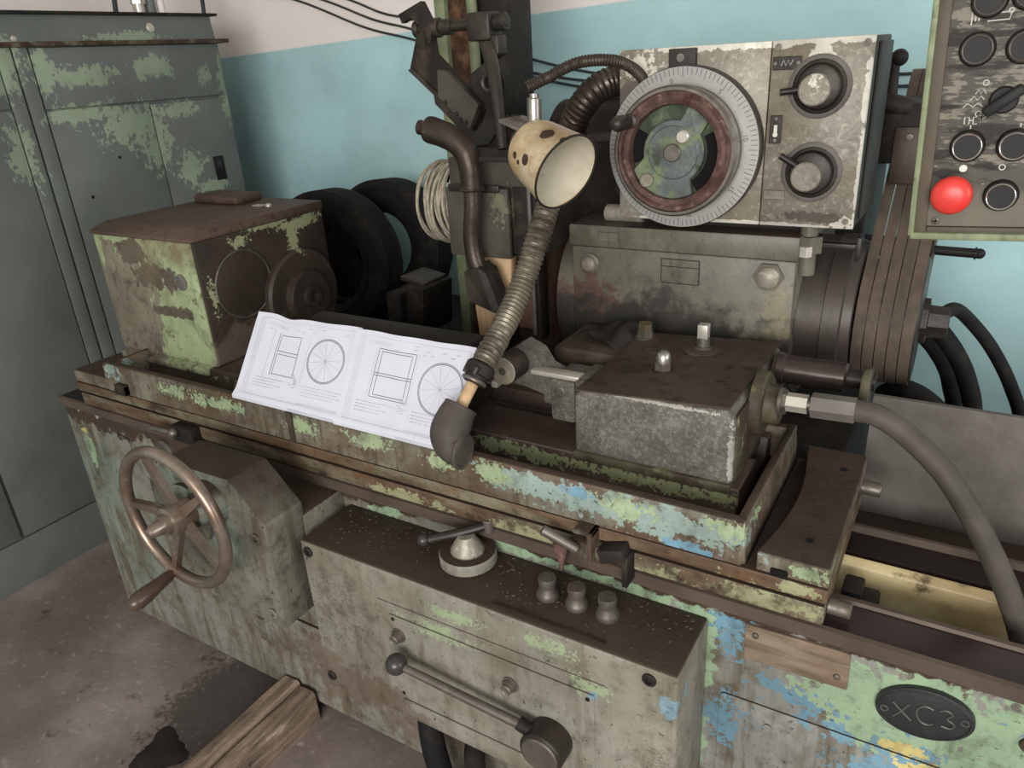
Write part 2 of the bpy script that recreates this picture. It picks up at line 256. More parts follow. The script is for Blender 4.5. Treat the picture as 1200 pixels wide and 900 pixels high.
MAT['green_pipe'] = mat('green_painted_steel', (140, 150, 116), 0.5, var=0.14, vs=14, bump=0.2, layers=(layer((86, 74, 56), 24, -0.17, 0.05),))
MAT['paper'] = mat('white_paper', (192, 193, 203), 0.85, var=0.025, vs=8, bump=0.15, bs=14, layers=(layer((190, 178, 162), 7, -0.2, 0.1),))
MAT['ink'] = mat('grey_print', (96, 98, 108), 0.9, bump=0)
MAT['ink_light'] = mat('pale_grey_print', (164, 166, 176), 0.9, bump=0)
MAT['panel_frame'] = mat('chipped_green_frame', (136, 146, 114), 0.5, dirt=0.8, var=0.12, vs=16, bump=0.3, layers=(layer((112, 112, 88), 14, -0.06, 0.06), layer((60, 52, 44), 22, -0.16, 0.05)))
MAT['panel_in'] = mat('brown_frame_inside', (100, 90, 76), 0.55, var=0.14, bump=0.15)
MAT['panel'] = mat('worn_printed_panel', (100, 97, 90), 0.55, metal=0.0, var=0.1, vs=9, bump=0.15, layers=(
    layer((104, 100, 91), 7, -0.04, 0.12, st=(.6, 1, 1.6)),
    layer((150, 143, 130), 40, -0.42, 0.08, a=0.85, st=(.4, 1, 1.8), spots=[(.03, .92, 1.66, .10, .1, .045), (.05, .92, 1.60, .08, .1, .02), (.0, .92, 1.575, .06, .1, .02), (.03, .92, 1.535, .08, .1, .012), (-.035, .92, 1.63, .012, .1, .09), (.04, .92, 1.565, .05, .1, .012)], k=0.75),
    layer((62, 60, 56), 34, -0.05, 0.06, st=(.4, 1, 2)), layer((200, 195, 184), 70, -0.19, 0.03, st=(.4, 1, 1.4)),
    layer((118, 114, 102), 5, 0.0, 0.25, k=.2, spots=[(.0, .92, 1.47, .14, .1, .03)])))
MAT['symbol'] = mat('white_symbol_print', (205, 202, 192), 0.6, bump=0)
MAT['red'] = mat('red_mushroom_plastic', (196, 40, 36), 0.35, var=0.06, bump=0.03, layers=(layer((208, 66, 58), 7, -0.08, 0.15),))
MAT['chrome'] = mat('chrome_ring', (196, 192, 184), 0.25, metal=0.9, var=0.1, bump=0.02)
MAT['badge'] = mat('black_cast_badge', (50, 52, 52), 0.4, var=0.12, vs=30, bump=0.25)
MAT['badge_rel'] = mat('grey_badge_relief', (96, 98, 96), 0.45, metal=0.2, bump=0.1)
MAT['nameplate'] = mat('scraped_brown_nameplate', (148, 128, 108), 0.5, metal=0.2, var=0.2, vs=10, st=(.6, 1, 4), bump=0.3, layers=(layer((172, 154, 134), 12, -0.05, 0.08, st=(.5, 1, 4)), layer((92, 72, 56), 12, -0.14, 0.06, st=(.5, 1, 2))))
MAT['yellow'] = mat('oily_yellow_enamel', (206, 190, 146), 0.4, var=0.14, vs=5, bump=0.15, layers=(layer((150, 130, 94), 4, -0.04, 0.2), layer((78, 64, 48), 14, -0.16, 0.06)))
MAT['way'] = mat('oiled_bed_way', (72, 58, 54), 0.28, metal=0.5, var=0.12, vs=6, st=(.4, 1, 1), bump=0.05, layers=(layer((50, 42, 40), 5, 0, 0.2, st=(.4, 1, 1)),))
MAT['way_edge'] = mat('rubbed_way_edge', (104, 90, 80), 0.55, metal=0.2, bump=0.05)
MAT['splash'] = mat('grey_splash_sheet', (124, 119, 113), 0.5, metal=0.15, var=0.12, vs=5, bump=0.2, layers=(layer((92, 86, 80), 4, 0.0, 0.2), layer((60, 54, 50), 40, -0.25, 0.04), layer((158, 154, 148), 50, -0.24, 0.04)))
MAT['chip'] = mat('metal_chips', (98, 88, 78), 0.6, var=0.3, bump=0)
MAT['rag'] = mat('oil_soaked_rag', (52, 48, 46), 0.7, var=0.15, bump=0.3)
MAT['wire_rope'] = mat('tan_wire_strands', (168, 158, 140), 0.6, var=0.2, vs=60, bump=0.3)
MAT['wheel_grit'] = mat('red_brown_grinding_wheel', (112, 84, 70), 0.9, var=0.15, vs=40, bump=0.5)
MAT['cable'] = mat('grey_wall_cable', (70, 72, 72), 0.6, bump=0)
MAT['white_metal'] = mat('pale_zinc', (206, 200, 188), 0.35, metal=0.5, var=0.1, bump=0.05)
MAT['brass'] = mat('brassy_steel', (178, 160, 124), 0.3, metal=0.8, var=0.12, bump=0.05)

# ------------------------------------------------------------------ mesh helpers
def frame(d):
    d = Vector(d).normalized()
    u = d.orthogonal().normalized()
    if abs(d.z) < 0.95: u = d.cross(Vector((0, 0, 1))).normalized()
    return d, u, d.cross(u).normalized()
def smooth_path(pts, step):
    P = [Vector(p) for p in pts]
    if len(P) < 3:
        n = max(2, int((P[1] - P[0]).length / step) + 1)
        return [P[0].lerp(P[1], i / (n - 1)) for i in range(n)]
    Q = [P[0] * 2 - P[1]] + P + [P[-1] * 2 - P[-2]]
    dense = []
    for i in range(1, len(Q) - 2):
        a, b, c, d = Q[i - 1], Q[i], Q[i + 1], Q[i + 2]
        for k in range(40):
            t = k / 40
            dense.append(0.5 * ((2 * b) + (c - a) * t + (2 * a - 5 * b + 4 * c - d) * t * t + (3 * b - a - 3 * c + d) * t ** 3))
    dense.append(P[-1])
    out = [dense[0]]; acc = 0
    for i in range(1, len(dense)):
        acc += (dense[i] - dense[i - 1]).length
        if acc >= step: out.append(dense[i]); acc = 0
    if (out[-1] - dense[-1]).length > 1e-5: out.append(dense[-1])
    return out
class MB:
    def __init__(s): s.bm = bmesh.new()
    def _merge(s, b):
        m = bpy.data.meshes.new('tmp'); b.to_mesh(m); b.free(); s.bm.from_mesh(m); bpy.data.meshes.remove(m)
    def box(s, x0, x1, y0, y1, z0, z1, b=0.0, seg=2, rot=None, about=None):
        t = bmesh.new(); bmesh.ops.create_cube(t, size=1)
        for v in t.verts: v.co = Vector(((x0 + x1) / 2 + v.co.x * (x1 - x0), (y0 + y1) / 2 + v.co.y * (y1 - y0), (z0 + z1) / 2 + v.co.z * (z1 - z0)))
        if b: bmesh.ops.bevel(t, geom=t.edges[:], offset=b, segments=seg, profile=0.5, affect='EDGES')
        if rot is not None:
            c = Vector(about) if about else Vector(((x0 + x1) / 2, (y0 + y1) / 2, (z0 + z1) / 2))
            bmesh.ops.rotate(t, cent=c, matrix=rot, verts=t.verts)
        s._merge(t); return s
    def prism(s, pts, axis, a, b, bev=0.0, seg=2):
        t = bmesh.new()
        def mk(p, h):
            return {'x': (h, p[0], p[1]), 'y': (p[0], h, p[1]), 'z': (p[0], p[1], h)}[axis]
        va = [t.verts.new(mk(p, a)) for p in pts]; vb = [t.verts.new(mk(p, b)) for p in pts]
        t.faces.new(va); t.faces.new(vb[::-1])
        n = len(pts)
        for i in range(n): t.faces.new((va[i], vb[i], vb[(i + 1) % n], va[(i + 1) % n]))
        bmesh.ops.recalc_face_normals(t, faces=t.faces[:])
        if bev: bmesh.ops.bevel(t, geom=t.edges[:], offset=bev, segments=seg, profile=0.5, affect='EDGES')
        s._merge(t); return s
    def lathe(s, prof, p0, d, n=32, closed=False):
        d, u, w = frame(d); p0 = Vector(p0); t = bmesh.new(); rings = []
        for (h, r) in prof:
            if r < 1e-6: rings.append([t.verts.new(p0 + d * h)])
            else: rings.append([t.verts.new(p0 + d * h + (u * math.cos(2 * math.pi * i / n) + w * math.sin(2 * math.pi * i / n)) * r) for i in range(n)])
        prs = list(zip(rings[:-1], rings[1:])) + ([(rings[-1], rings[0])] if closed else [])
        for A, B in prs:
            for i in range(n):
                j = (i + 1) % n
                if len(A) == 1 and len(B) == 1: continue
                if len(A) == 1: t.faces.new((A[0], B[j], B[i]))
                elif len(B) == 1: t.faces.new((A[i], A[j], B[0]))
                else: t.faces.new((A[i], A[j], B[j], B[i]))
        if not closed:
            if len(rings[0]) > 1: t.faces.new(rings[0])
            if len(rings[-1]) > 1: t.faces.new(rings[-1][::-1])
        bmesh.ops.recalc_face_normals(t, faces=t.faces[:])
        s._merge(t); return s
    def cyl(s, p0, p1, r0, r1=None, n=28, b=0.0):
        p0 = Vector(p0); p1 = Vector(p1); h = (p1 - p0).length; r1 = r0 if r1 is None else r1
        if b: prof = [(0, r0 - b), (b, r0), (h - b, r1), (h, r1 - b)]
        else: prof = [(0, r0), (h, r1)]
        return s.lathe(prof, p0, p1 - p0, n)
    def sphere(s, c, r, sc=(1, 1, 1), n=20):
        t = bmesh.new(); bmesh.ops.create_uvsphere(t, u_segments=n, v_segments=n // 2, radius=r)
        for v in t.verts: v.co = Vector((v.co.x * sc[0], v.co.y * sc[1], v.co.z * sc[2])) + Vector(c)
        s._merge(t); return s
    def torus(s, c, d, Rr, r, n=48, m=12, arc=None):
        prof = [(r * math.sin(2 * math.pi * k / m), Rr + r * math.cos(2 * math.pi * k / m)) for k in range(m)]
        return s.lathe(prof, c, d, n, closed=True)
    def tube(s, pts, r, n=12, step=0.012, ridge=0.0, pitch=0.008, smooth=True, cap=True):
        rr = r if callable(r) else (lambda f: r)
        if ridge: step = pitch / 4
        P = smooth_path(pts, step) if smooth else [Vector(p) for p in pts]
        t = bmesh.new(); rings = []; u = None; N = len(P); acc = 0
        for i, p in enumerate(P):
            d = (P[min(i + 1, N - 1)] - P[max(i - 1, 0)]).normalized()
            if u is None: _, u, w = frame(d)
            u = (u - d * u.dot(d)).normalized(); w = d.cross(u)
            if i: acc += (p - P[i - 1]).length
            q = rr(i / (N - 1)) + (ridge * math.cos(2 * math.pi * acc / pitch) if ridge else 0)
            rings.append([t.verts.new(p + (u * math.cos(2 * math.pi * k / n) + w * math.sin(2 * math.pi * k / n)) * q) for k in range(n)])
        for A, B in zip(rings[:-1], rings[1:]):
            for k in range(n): t.faces.new((A[k], A[(k + 1) % n], B[(k + 1) % n], B[k]))
        if cap: t.faces.new(rings[0][::-1]); t.faces.new(rings[-1])
        bmesh.ops.recalc_face_normals(t, faces=t.faces[:])
        s._merge(t); return s
    def hexa(s, p0, p1, r, b=0.0): return s.cyl(p0, p1, r, n=6)
    def plate(s, pts, d, th):
        """polygon given as 3-D points, extruded by th along d"""
        t = bmesh.new(); d = Vector(d).normalized() * th
        a = [t.verts.new(Vector(p)) for p in pts]; b = [t.verts.new(Vector(p) + d) for p in pts]
        t.faces.new(a); t.faces.new(b[::-1]); n = len(pts)
        for i in range(n): t.faces.new((a[i], b[i], b[(i + 1) % n], a[(i + 1) % n]))
        bmesh.ops.recalc_face_normals(t, faces=t.faces[:]); s._merge(t); return s
    def build(s, name, material, parent=None, local=False, angle=35):
        me = bpy.data.meshes.new(name)
        off = Vector((0, 0, 0))
        if parent is not None and not local:
            off = Vector(parent.location)
            if parent.parent is not None: off = off + Vector(parent.parent.location)
        if off.length > 0: bmesh.ops.translate(s.bm, verts=s.bm.verts, vec=-off)
        s.bm.to_mesh(me); s.bm.free()
        me.polygons.foreach_set('use_smooth', [True] * len(me.polygons))
        me.set_sharp_from_angle(angle=math.radians(angle))
        o = bpy.data.objects.new(name, me); COL.objects.link(o)
        me.materials.append(MAT[material])
        if parent is not None: o.parent = parent
        return o
def tag(o, label, cat, group=None):
    o['label'] = label; o['category'] = cat
    if group: o['group'] = group
    return o
def thing(name, loc, label, cat, group=None):
    e = bpy.data.objects.new(name, None); COL.objects.link(e); e.location = loc; e.empty_display_size = 0.05
    return tag(e, label, cat, group)
def single(mb, name, material, loc, label, cat, group=None):
    """a thing that is one mesh: origin moved to loc"""
    bmesh.ops.translate(mb.bm, verts=mb.bm.verts, vec=-Vector(loc))
    o = mb.build(name, material); o.location = loc
    return tag(o, label, cat, group)
def struct(mb, name, material, parent=None):
    o = mb.build(name, material, parent); o['kind'] = 'structure'; return o
def copy_part(src, parent, delta):
    o = src.copy(); COL.objects.link(o); o.parent = parent; o.location = src.location + Vector(delta); return o
RZ = lambda a: Matrix.Rotation(math.radians(a), 3, 'Z')
RY = lambda a: Matrix.Rotation(math.radians(a), 3, 'Y')
RX = lambda a: Matrix.Rotation(math.radians(a), 3, 'X')
def arc_pts(cx, cy, r, a0, a1, n):
    return [(cx + r * math.cos(math.radians(a0 + (a1 - a0) * i / n)), cy + r * math.sin(math.radians(a0 + (a1 - a0) * i / n))) for i in range(n + 1)]

# ------------------------------------------------------------------ the room
struct(MB().box(-3.5, 3.5, -4.0, 2.7, -0.1, 0.0), 'floor', 'floor')
struct(MB().box(-3.5, 3.5, 2.6, 2.75, -0.05, 3.3), 'wall_back', 'wall')
struct(MB().box(-3.65, -3.5, -4.0, 2.75, -0.05, 3.3), 'wall_left', 'wall')
struct(MB().box(-3.65, 3.5, -4.0, 2.75, 3.3, 3.4), 'ceiling', 'ceiling')

# ------------------------------------------------------------------ electrical cabinet
c = thing('electrical_cabinet', (-2.97, 1.15, 0), 'tall grey-green steel electrical cabinet with chipped light green paint', 'cabinet')
MB().box(-3.25, -2.735, 0.1, 2.24, 0.0, 1.78, 0.004).build('carcass', 'cabinet', c)
MB().box(-2.735, -2.722, 0.1, 2.238, 0.0, 0.175, 0.002).build('plinth', 'cabinet', c)
MB().box(-2.735, -2.722, 1.476, 2.224, 1.582, 1.772, 0.003).build('frieze_panel', 'cabinet', c)
MB().box(-2.735, -2.722, 0.1, 1.366, 1.592, 1.772, 0.003).build('frieze_panel', 'cabinet', c)
for y0, y1, z1 in ((1.476, 1.861, 1.577), (1.866, 2.224, 1.570), (0.968, 1.366, 1.587), (0.545, 0.957, 1.587), (0.12, 0.535, 1.587)):
    d = MB().box(-2.735, -2.720, y0, y1, 0.182, z1, 0.004).build('door', 'cabinet', c)
    if y0 > 1.8:
        MB().box(-2.720, -2.716, 2.09, 2.14, 1.255, 1.35, 0.002).build('lock_plate', 'black', d)
        MB().box(-2.716, -2.712, 2.105, 2.125, 1.30, 1.335, 0.002).build('lock_cover', 'badge', d)
    if 1.4 < y0 < 1.5:
        for (yy, zz) in ((1.69, 1.40), (1.55, 1.28)):
            MB().cyl((-2.7205, yy, zz), (-2.7185, yy, zz), 0.006, n=12).build('rivet', 'dark_iron', d)
for y0, y1 in ((1.370, 1.416), (1.423, 1.470)):
    MB().box(-2.735, -2.719, y0, y1, 0.178, 1.776, 0.004).build('pillar_strip', 'cabinet', c)
MB().box(-3.27, -2.705, 0.1, 2.275, 1.775, 1.790, 0.002).build('ledge', 'cabinet_rust', c)
MB().prism([(-3.25, 1.79), (-2.725, 1.79), (-2.735, 1.872), (-3.25, 1.872)], 'y', 0.1, 2.225).build('top_section', 'cabinet', c)
MB().box(-3.26, -2.71, 0.1, 2.245, 1.872, 1.882, 0.002).build('top_lip', 'dark_iron', c)
MB().lathe([(0, 0.017), (0.004, 0.017), (0.006, 0.013), (0.006, 0.0)], (-2.731, 1.945, 1.832), (1, 0, 0.12), 20).build('round_badge', 'white_metal', c)
MB().lathe([(0, 0.009), (0.003, 0.009), (0.005, 0.0)], (-2.728, 1.44, 1.80), (1, 0, 0), 12).build('screw_head', 'white_metal', c)

def riser(name, y, r, material, label, top_dx=0, x=-2.84, wob=0.02):
    single(MB().tube([(x, y, 1.883), (x + wob, y + wob, 2.2), (x - wob + top_dx, y, 2.7), (x + top_dx, y, 3.29)], r, 10), name, material, (x, y, 1.883), label, 'cable')
riser('power_cable', 1.895, 0.009, 'cable', 'dark cable rising from the cabinet top beside the conduit gland')
riser('power_cable', 2.255, 0.008, 'cable', 'thin dark cable rising from the cabinet end by the wall', 0.25, -2.80)
g = thing('conduit_gland', (-2.84, 2.03, 1.883), 'pale pipe gland with grey conduits on the cabinet top', 'conduit')
MB().cyl((-2.84, 1.995, 1.883), (-2.84, 1.995, 1.92), 0.022, n=16).cyl((-2.84, 1.995, 1.92), (-2.84, 1.995, 1.935), 0.028, n=6).build('gland_nut', 'white_metal', g)
MB().tube([(-2.84, 1.995, 1.93), (-2.84, 1.99, 2.5), (-2.84, 1.995, 3.29)], 0.018, 12).build('conduit', 'white_metal', g)
MB().tube([(-2.84, 2.045, 1.883), (-2.84, 2.05, 2.5), (-2.84, 2.045, 3.29)], 0.020, 12).build('conduit', 'cabinet', g)
MB().tube([(-2.84, 2.09, 1.883), (-2.84, 2.095, 2.4), (-2.84, 2.08, 3.29)], 0.015, 12).build('conduit', 'wall', g)

# ------------------------------------------------------------------ machine bed
bed = thing('machine_bed', (-0.65, 1.2, 0), 'long chipped grey-green cast bed of the cylindrical grinding machine', 'grinding machine')
prof = [(1.0, .045), (1.0, .795), (.99, .805), (.988, .82), (1.075, .82), (1.085, .66), (1.195, .66), (1.205, .795), (1.33, .795), (1.335, .765), (1.46, .765), (1.46, .045)]
MB().prism(prof, 'x', -2.205, 0.95, 0.003, 1).build('bed_casting', 'bed', bed)
MB().box(-0.86, -0.14, 1.455, 2.32, 0.0, 0.885, 0.01).build('rear_base', 'dark_iron', bed)
MB().box(-2.17, 0.9, 1.06, 1.42, 0.0, 0.05).build('bed_foot', 'dark_iron', bed)
MB().prism([(.992, .818), (.992, .8235), (1.068, .8235), (1.068, .818)], 'x', -2.2, 0.945).build('front_way', 'way', bed)
MB().prism([(1.064, .8225), (1.067, .829), (1.076, .829), (1.079, .8225)], 'x', -2.2, 0.945).build('way_edge', 'way_edge', bed)
MB().prism([(.986, .8), (.986, .824), (.994, .826), (.996, .8)], 'x', -2.2, 0.945).build('way_edge', 'way_edge', bed)
MB().prism([(1.190, .70), (1.196, .805), (1.215, .812), (1.225, .80), (1.225, .70)], 'x', -2.1, 0.94, 0.004).build('trough_wall', 'yellow', bed)
MB().prism([(1.228, .79), (1.232, .808), (1.296, .808), (1.30, .79)], 'x', -2.2, 0.945).build('rear_way', 'way', bed)
MB().prism([(1.296, .79), (1.298, .822), (1.306, .822), (1.308, .79)], 'x', -2.2, 0.945).build('way_edge', 'way_edge', bed)
MB().box(-0.086, -0.03, 1.10, 1.17, 0.662, 0.79, 0.006).box(-0.086, -0.055, 1.10, 1.15, 0.79, 0.82, 0.004).build('trough_stop', 'dark_iron', bed)
# plates on the bed front
p = MB().box(-.21, -.05, .994, 1.003, .711, .783, .002, rot=RY(-1.5)).build('nameplate', 'nameplate', bed)
for (x, z) in ((-.193, .764), (-.066, .735)):
    MB().lathe([(0, .0055), (.003, .005), (.005, 0)], (x, .994, z), (0, -1, 0), 12).build('rivet', 'dull_steel', p)
t = MB(); Rb = RY(12)
t.prism([(.057 + .066 * math.cos(a) * math.cos(.2) - .046 * math.sin(a) * math.sin(.2), .72 + .066 * math.cos(a) * math.sin(.2) + .046 * math.sin(a) * math.cos(.2)) for a in [2 * math.pi * i / 40 for i in range(40)]], 'y', .990, 1.003, .002)
bdg = t.build('oval_badge', 'badge', bed)
t = MB()
def ell(s0, a):
    return Vector((.057 + s0 * (.066 * math.cos(a) * math.cos(.2) - .046 * math.sin(a) * math.sin(.2)), .9895, .72 + s0 * (.066 * math.cos(a) * math.sin(.2) + .046 * math.sin(a) * math.cos(.2))))
t.tube([ell(.93, 2 * math.pi * i / 48) for i in range(49)], .0014, 6, smooth=False, cap=False)
t.build('badge_border', 'badge', bdg)
def badge_pt(u, v):
    return Vector((.057 + u * math.cos(.2) - v * math.sin(.2), .9892, .72 + u * math.sin(.2) + v * math.cos(.2)))
def stroke(pts, r=.0016):
    return MB().tube([badge_pt(*q) for q in pts], r, 6, .003)
X1 = stroke([(-.040, .016), (-.030, .002), (-.018, -.014)]); X1.tube([badge_pt(*q) for q in [(-.018, .016), (-.030, .0), (-.042, -.012)]], .0016, 6, .003)
X1.build('badge_letter', 'badge_rel', bdg)
stroke([(.014, .014), (.004, .018), (-.006, .012), (-.009, .0), (-.005, -.012), (.004, -.016), (.012, -.012)]).build('badge_letter', 'badge_rel', bdg)
stroke([(.022, .014), (.032, .017), (.038, .010), (.030, .002), (.039, -.006), (.034, -.015), (.022, -.013)]).build('badge_letter', 'badge_rel', bdg)
for u in (-.053, .053):
    MB().torus(badge_pt(u, 0), (0, 1, 0), .005, .0014, 16, 6).build('badge_screw', 'badge_rel', bdg)
t = MB(); cv = [(-.245, .30), (-.245, .600)] + [(-.235 + .01 * math.cos(a), .605 + .01 * math.sin(a)) for a in (math.pi, 2.4, 1.8, math.pi / 2)] + [(.42, .625), (.42, .30)]
t.prism(cv, 'y', .9965, 1.002, .0015).build('access_cover', 'bed', bed)
for (x, z) in ((-.16, .575), (.3, .585), (.13, .715 - .11)):
    MB().cyl((x, .9968, z), (x, .994, z), .007, n=14).build('screw_head', 'bed', bed)
MB().lathe([(0, .014), (.004, .013), (.006, .008), (.008, .0)], (.19, 1.0, .72), (0, -1, 0), 16).build('rusty_plug', 'cabinet_rust', bed)
# left marks: triangular warning plate, square plate, plug
MB().prism([(-1.965, .68), (-1.90, .66), (-1.905, .745), (-1.955, .752)], 'y', .9955, 1.002).build('small_plate', 'bed', bed)
MB().lathe([(0, .035), (.008, .034), (.012, .026), (.012, .014), (.024, .012), (.026, 0)], (-1.74, 1.0, .745), (0, -1, 0), 20).build('oil_plug', 'dull_steel', bed)
for (x, z) in ((-2.03, .79), (-2.12, .795)):
    MB().cyl((x, 1.0, z), (x, .994, z), .007, n=12).build('screw_head', 'white_metal', bed)
MB().prism([(-1.52, .20), (-1.52, .335), (-1.085, .335), (-1.085, .20)], 'y', .992, 1.002, .003).build('lower_cover', 'bed', bed)
MB().lathe([(0, .016), (.008, .015), (.012, .0)], (-1.49, .992, .30), (0, -1, 0), 14).build('rusty_plug', 'cabinet_rust', bed)
# black cable stub under the apron
MB().tube([(-.90, 1.0, .30), (-.885, .95, .29), (-.86, .92, .22), (-.84, .92, .10), (-.83, .92, .002)], .028, 12).build('drain_hose', 'dark_rubber', bed)
MB().tube([(-.80, 1.0, .20), (-.77, .95, .19), (-.74, .92, .12), (-.73, .92, .002)], .024, 12).build('drain_hose', 'dark_rubber', bed)

# apron with levers
ap = MB().box(-1.085, -.272, .847, 1.002, .385, .765, .007, 3).build('control_apron', 'apron', bed)
MB().prism([(-.886, .40), (-.886, .69)] + [(-.397 + .012 * math.cos(a), .680 + .012 * math.sin(a)) for a in (math.pi / 2, 1.0, .5, 0)] + [(-.385, .40)], 'y', .8452, .85, .0008, 1).build('outer_plate', 'apron', ap)
MB().box(-.859, -.414, .8425, .85, .452, .664, .0012, 1).build('inner_plate', 'apron', ap)
MB().box(-.852, -.46, .8425, .85, .412, .444, .0012, 1).build('lower_strip', 'apron', ap)
for (x, z) in ((-.848, .655), (-.425, .652), (-.848, .462), (-.425, .465)):
    MB().cyl((x, .8425, z), (x, .8405, z), .004, n=10).build('small_screw', 'dark_iron', ap)
for (x, z) in ((-.838, .618), (-.580, .612)):
    MB().lathe([(0, .0165), (.003, .0165), (.003, .0125), (.010, .0125), (.010, .0105), (.018, .0105), (.019, .009), (.017, .006), (.017, 0)], (x, .8425, z), (0, -1, 0), 24).build('push_button', 'dull_steel', ap)
for (x, z) in ((-.318, .742), (-1.062, .742), (-1.065, .405)):
    MB().lathe([(0, .012), (.003, .012), (.005, .010), (.005, .006), (.001, .006), (.001, 0)], (x, .847, z), (0, -1, 0), 18).build('socket_screw', 'dark_iron', ap)
# table reversing lever
def part_empty(name, loc, parent):
    e = bpy.data.objects.new(name, None); COL.objects.link(e); e.parent = parent; e.location = Vector(loc) - Vector(parent.location); e.empty_display_size = .03
    return e
lev = part_empty('feed_lever', (-.497, .847, .53), bed)
MB().lathe([(0, .040), (.006, .042), (.046, .042), (.050, .039), (.050, 0)], (-.497, .8425, .53), (0, -1, 0), 40).build('lever_hub', 'oily_iron', lev)
MB().lathe([(0, .036), (.003, .034), (.003, 0)], (-.497, .7925, .53), (0, -1, 0), 32).build('hub_face', 'dull_steel', lev)
MB().cyl((-.50, .815, .545), (-.55, .815, .56), .013, n=20).build('rod_collar', 'dark_iron', lev)
MB().cyl((-.535, .815, .556), (-.80, .805, .583), .0095, .008, n=18).build('lever_rod', 'dull_steel', lev)
MB().sphere((-.818, .803, .586), .0215, n=28).build('lever_ball', 'ball', lev)
# dial valve on the apron top
dv = part_empty('dial_lever', (-.728, .945, .765), bed)
MB().lathe([(0, .052), (.003, .056), (.022, .056), (.025, .054), (.025, .036), (.012, .034), (.012, 0)], (-.728, .948, .765), (0, 0, 1), 40).build('dial_ring', 'apron', dv)
MB().lathe([(0, .034), (.012, .034), (.02, .031), (.042, .018), (.046, .016), (.046, 0)], (-.730, .950, .775), (0, 0, 1), 28).build('dial_cone', 'feed_front', dv)
MB().tube([(-.80, .925, .806), (-.745, .95, .822), (-.70, .985, .832)], .009, 10).build('dial_arm', 'oily_iron', dv)
MB().cyl((-.70, .985, .818), (-.70, .985, .845), .012, n=16, b=.002).build('arm_pin', 'dull_steel', dv)
MB().sphere((-.812, .92, .803), .0125, n=20).build('arm_ball', 'ball', dv)
for x in (-.541, -.483, -.425):
    k = MB().lathe([(0, .020), (.004, .0215), (.012, .0195), (.022, .0150), (.026, .0155), (.038, .0165), (.043, .0155), (.044, 0)], (x, .925, .7645), (0, 0, 1), 28).build('throttle_knob', 'dull_steel', bed)
MB().box(-.62, -.40, .862, .866, .764, .768).build('scribed_strip', 'oily_iron', ap)

# handwheel housing and handwheel
hs = MB().prism([(-1.47, .575), (-1.107, .565), (-1.100, .828), (-1.187, .915), (-1.40, .91), (-1.47, .84)], 'y', .785, .888, .006).build('handwheel_housing', 'housing', bed)
MB().box(-1.45, -1.098, .88, 1.0, .57, .80, .006).build('housing_neck', 'housing', hs)
for (x, z) in ((-1.135, .79), (-1.135, .60), (-1.44, .60)):
    MB().lathe([(0, .013), (.003, .013), (.004, .010), (.004, .006), (.001, .006), (.001, 0)], (x, .785, z), (0, -1, 0), 16).build('socket_screw', 'housing', hs)
MB().lathe([(0, .052), (.02, .050), (.03, .036), (.05, .032), (.05, 0)], (-1.255, .785, .845), (0, -1, 0), 28).build('shaft_boss', 'housing', hs)
MB().lathe([(0, .07), (.012, .07), (.016, .064), (.016, 0)], (-1.33, .785, .80), (0, -1, 0), 28).build('round_cover', 'housing', hs)
hw = part_empty('handwheel', (-1.258, .70, .853), bed)
HC = Vector((-1.258, .70, .853))
MB().torus(HC, (0, 1, 0), .147, .0125, 72, 16).build('rim', 'bronze_rim', hw)
for k in range(5):
    a = math.radians(180 + 72 * k); dr = Vector((math.cos(a), 0, math.sin(a))); tn = Vector((-math.sin(a), 0, math.cos(a)))
    i0 = HC + dr * .025 + Vector((0, .012, 0)); i1 = HC + dr * .140
    q = MB(); q.plate([i0 + tn * .012 + Vector((0, -.008, 0)), i1 + tn * .006 + Vector((0, -.006, 0)), i1 - tn * .006 + Vector((0, -.006, 0)), i0 - tn * .012 + Vector((0, -.008, 0))], (0, 1, 0), .014)
    q.build('spoke', 'bronze_rim', hw)
MB().lathe([(0, .030), (.03, .033), (.05, .031), (.052, .022), (.064, .022), (.064, .016), (.070, .015), (.085, .013), (.094, .008), (.096, 0)], HC + Vector((0, .035, 0)), (0, -1, 0), 32).build('hub', 'bronze_rim', hw)
ha = math.radians(252); hp = HC + Vector((math.cos(ha) * .147, 0, math.sin(ha) * .147))
MB().lathe([(0, .008), (.012, .009), (.018, .012), (.04, .0135), (.075, .0175), (.095, .0180), (.108, .0135), (.114, .006), (.115, 0)], hp, (0.02, -1, -.12), 24).build('crank_handle', 'handle_brown', hw)

# ------------------------------------------------------------------ work table
tb = thing('work_table', (-1.07, 1.17, .83), 'long rusty sliding table with coolant trough and flaking green-blue paint', 'machine table')
MB().box(-2.05, -.095, .982, 1.05, .832, .868, .004).box(-2.05, -.095, 1.05, 1.36, .832, .868).build('table_skirt', 'table_rust', tb)
MB().box(-2.05, -.093, .978, 1.365, .876, .902, .003).build('table_flange', 'table_rust', tb)
MB().box(-2.04, -.10, 1.0, 1.35, .866, .878).build('flange_joint', 'hole', tb)
MB().box(-1.90, -.215, .99, 1.345, .902, .912).build('trough_floor', 'hole', tb)  # near-black colour paints in the shade at the bottom of the trough
MB().prism([(.980, .902), (.983, .978), (.987, .981), (1.000, .981), (1.003, .977), (1.003, .905)], 'x', -1.895, -.222, .0015, 1).build('front_lip', 'table_paint', tb)
MB().prism([(1.33, .902), (1.33, .978), (1.348, .978), (1.35, .902)], 'x', -1.895, -.222, .0015, 1).build('rear_lip', 'table_paint', tb)
MB().prism([(-.240, .905), (-.236, .980), (-.222, .980), (-.216, .905)], 'y', .981, 1.35, .003).build('end_lip', 'table_paint', tb)
MB().prism([(-1.90, .905), (-1.896, .975), (-1.882, .975), (-1.878, .905)], 'y', .981, 1.35, .002).build('end_lip', 'table_paint', tb)
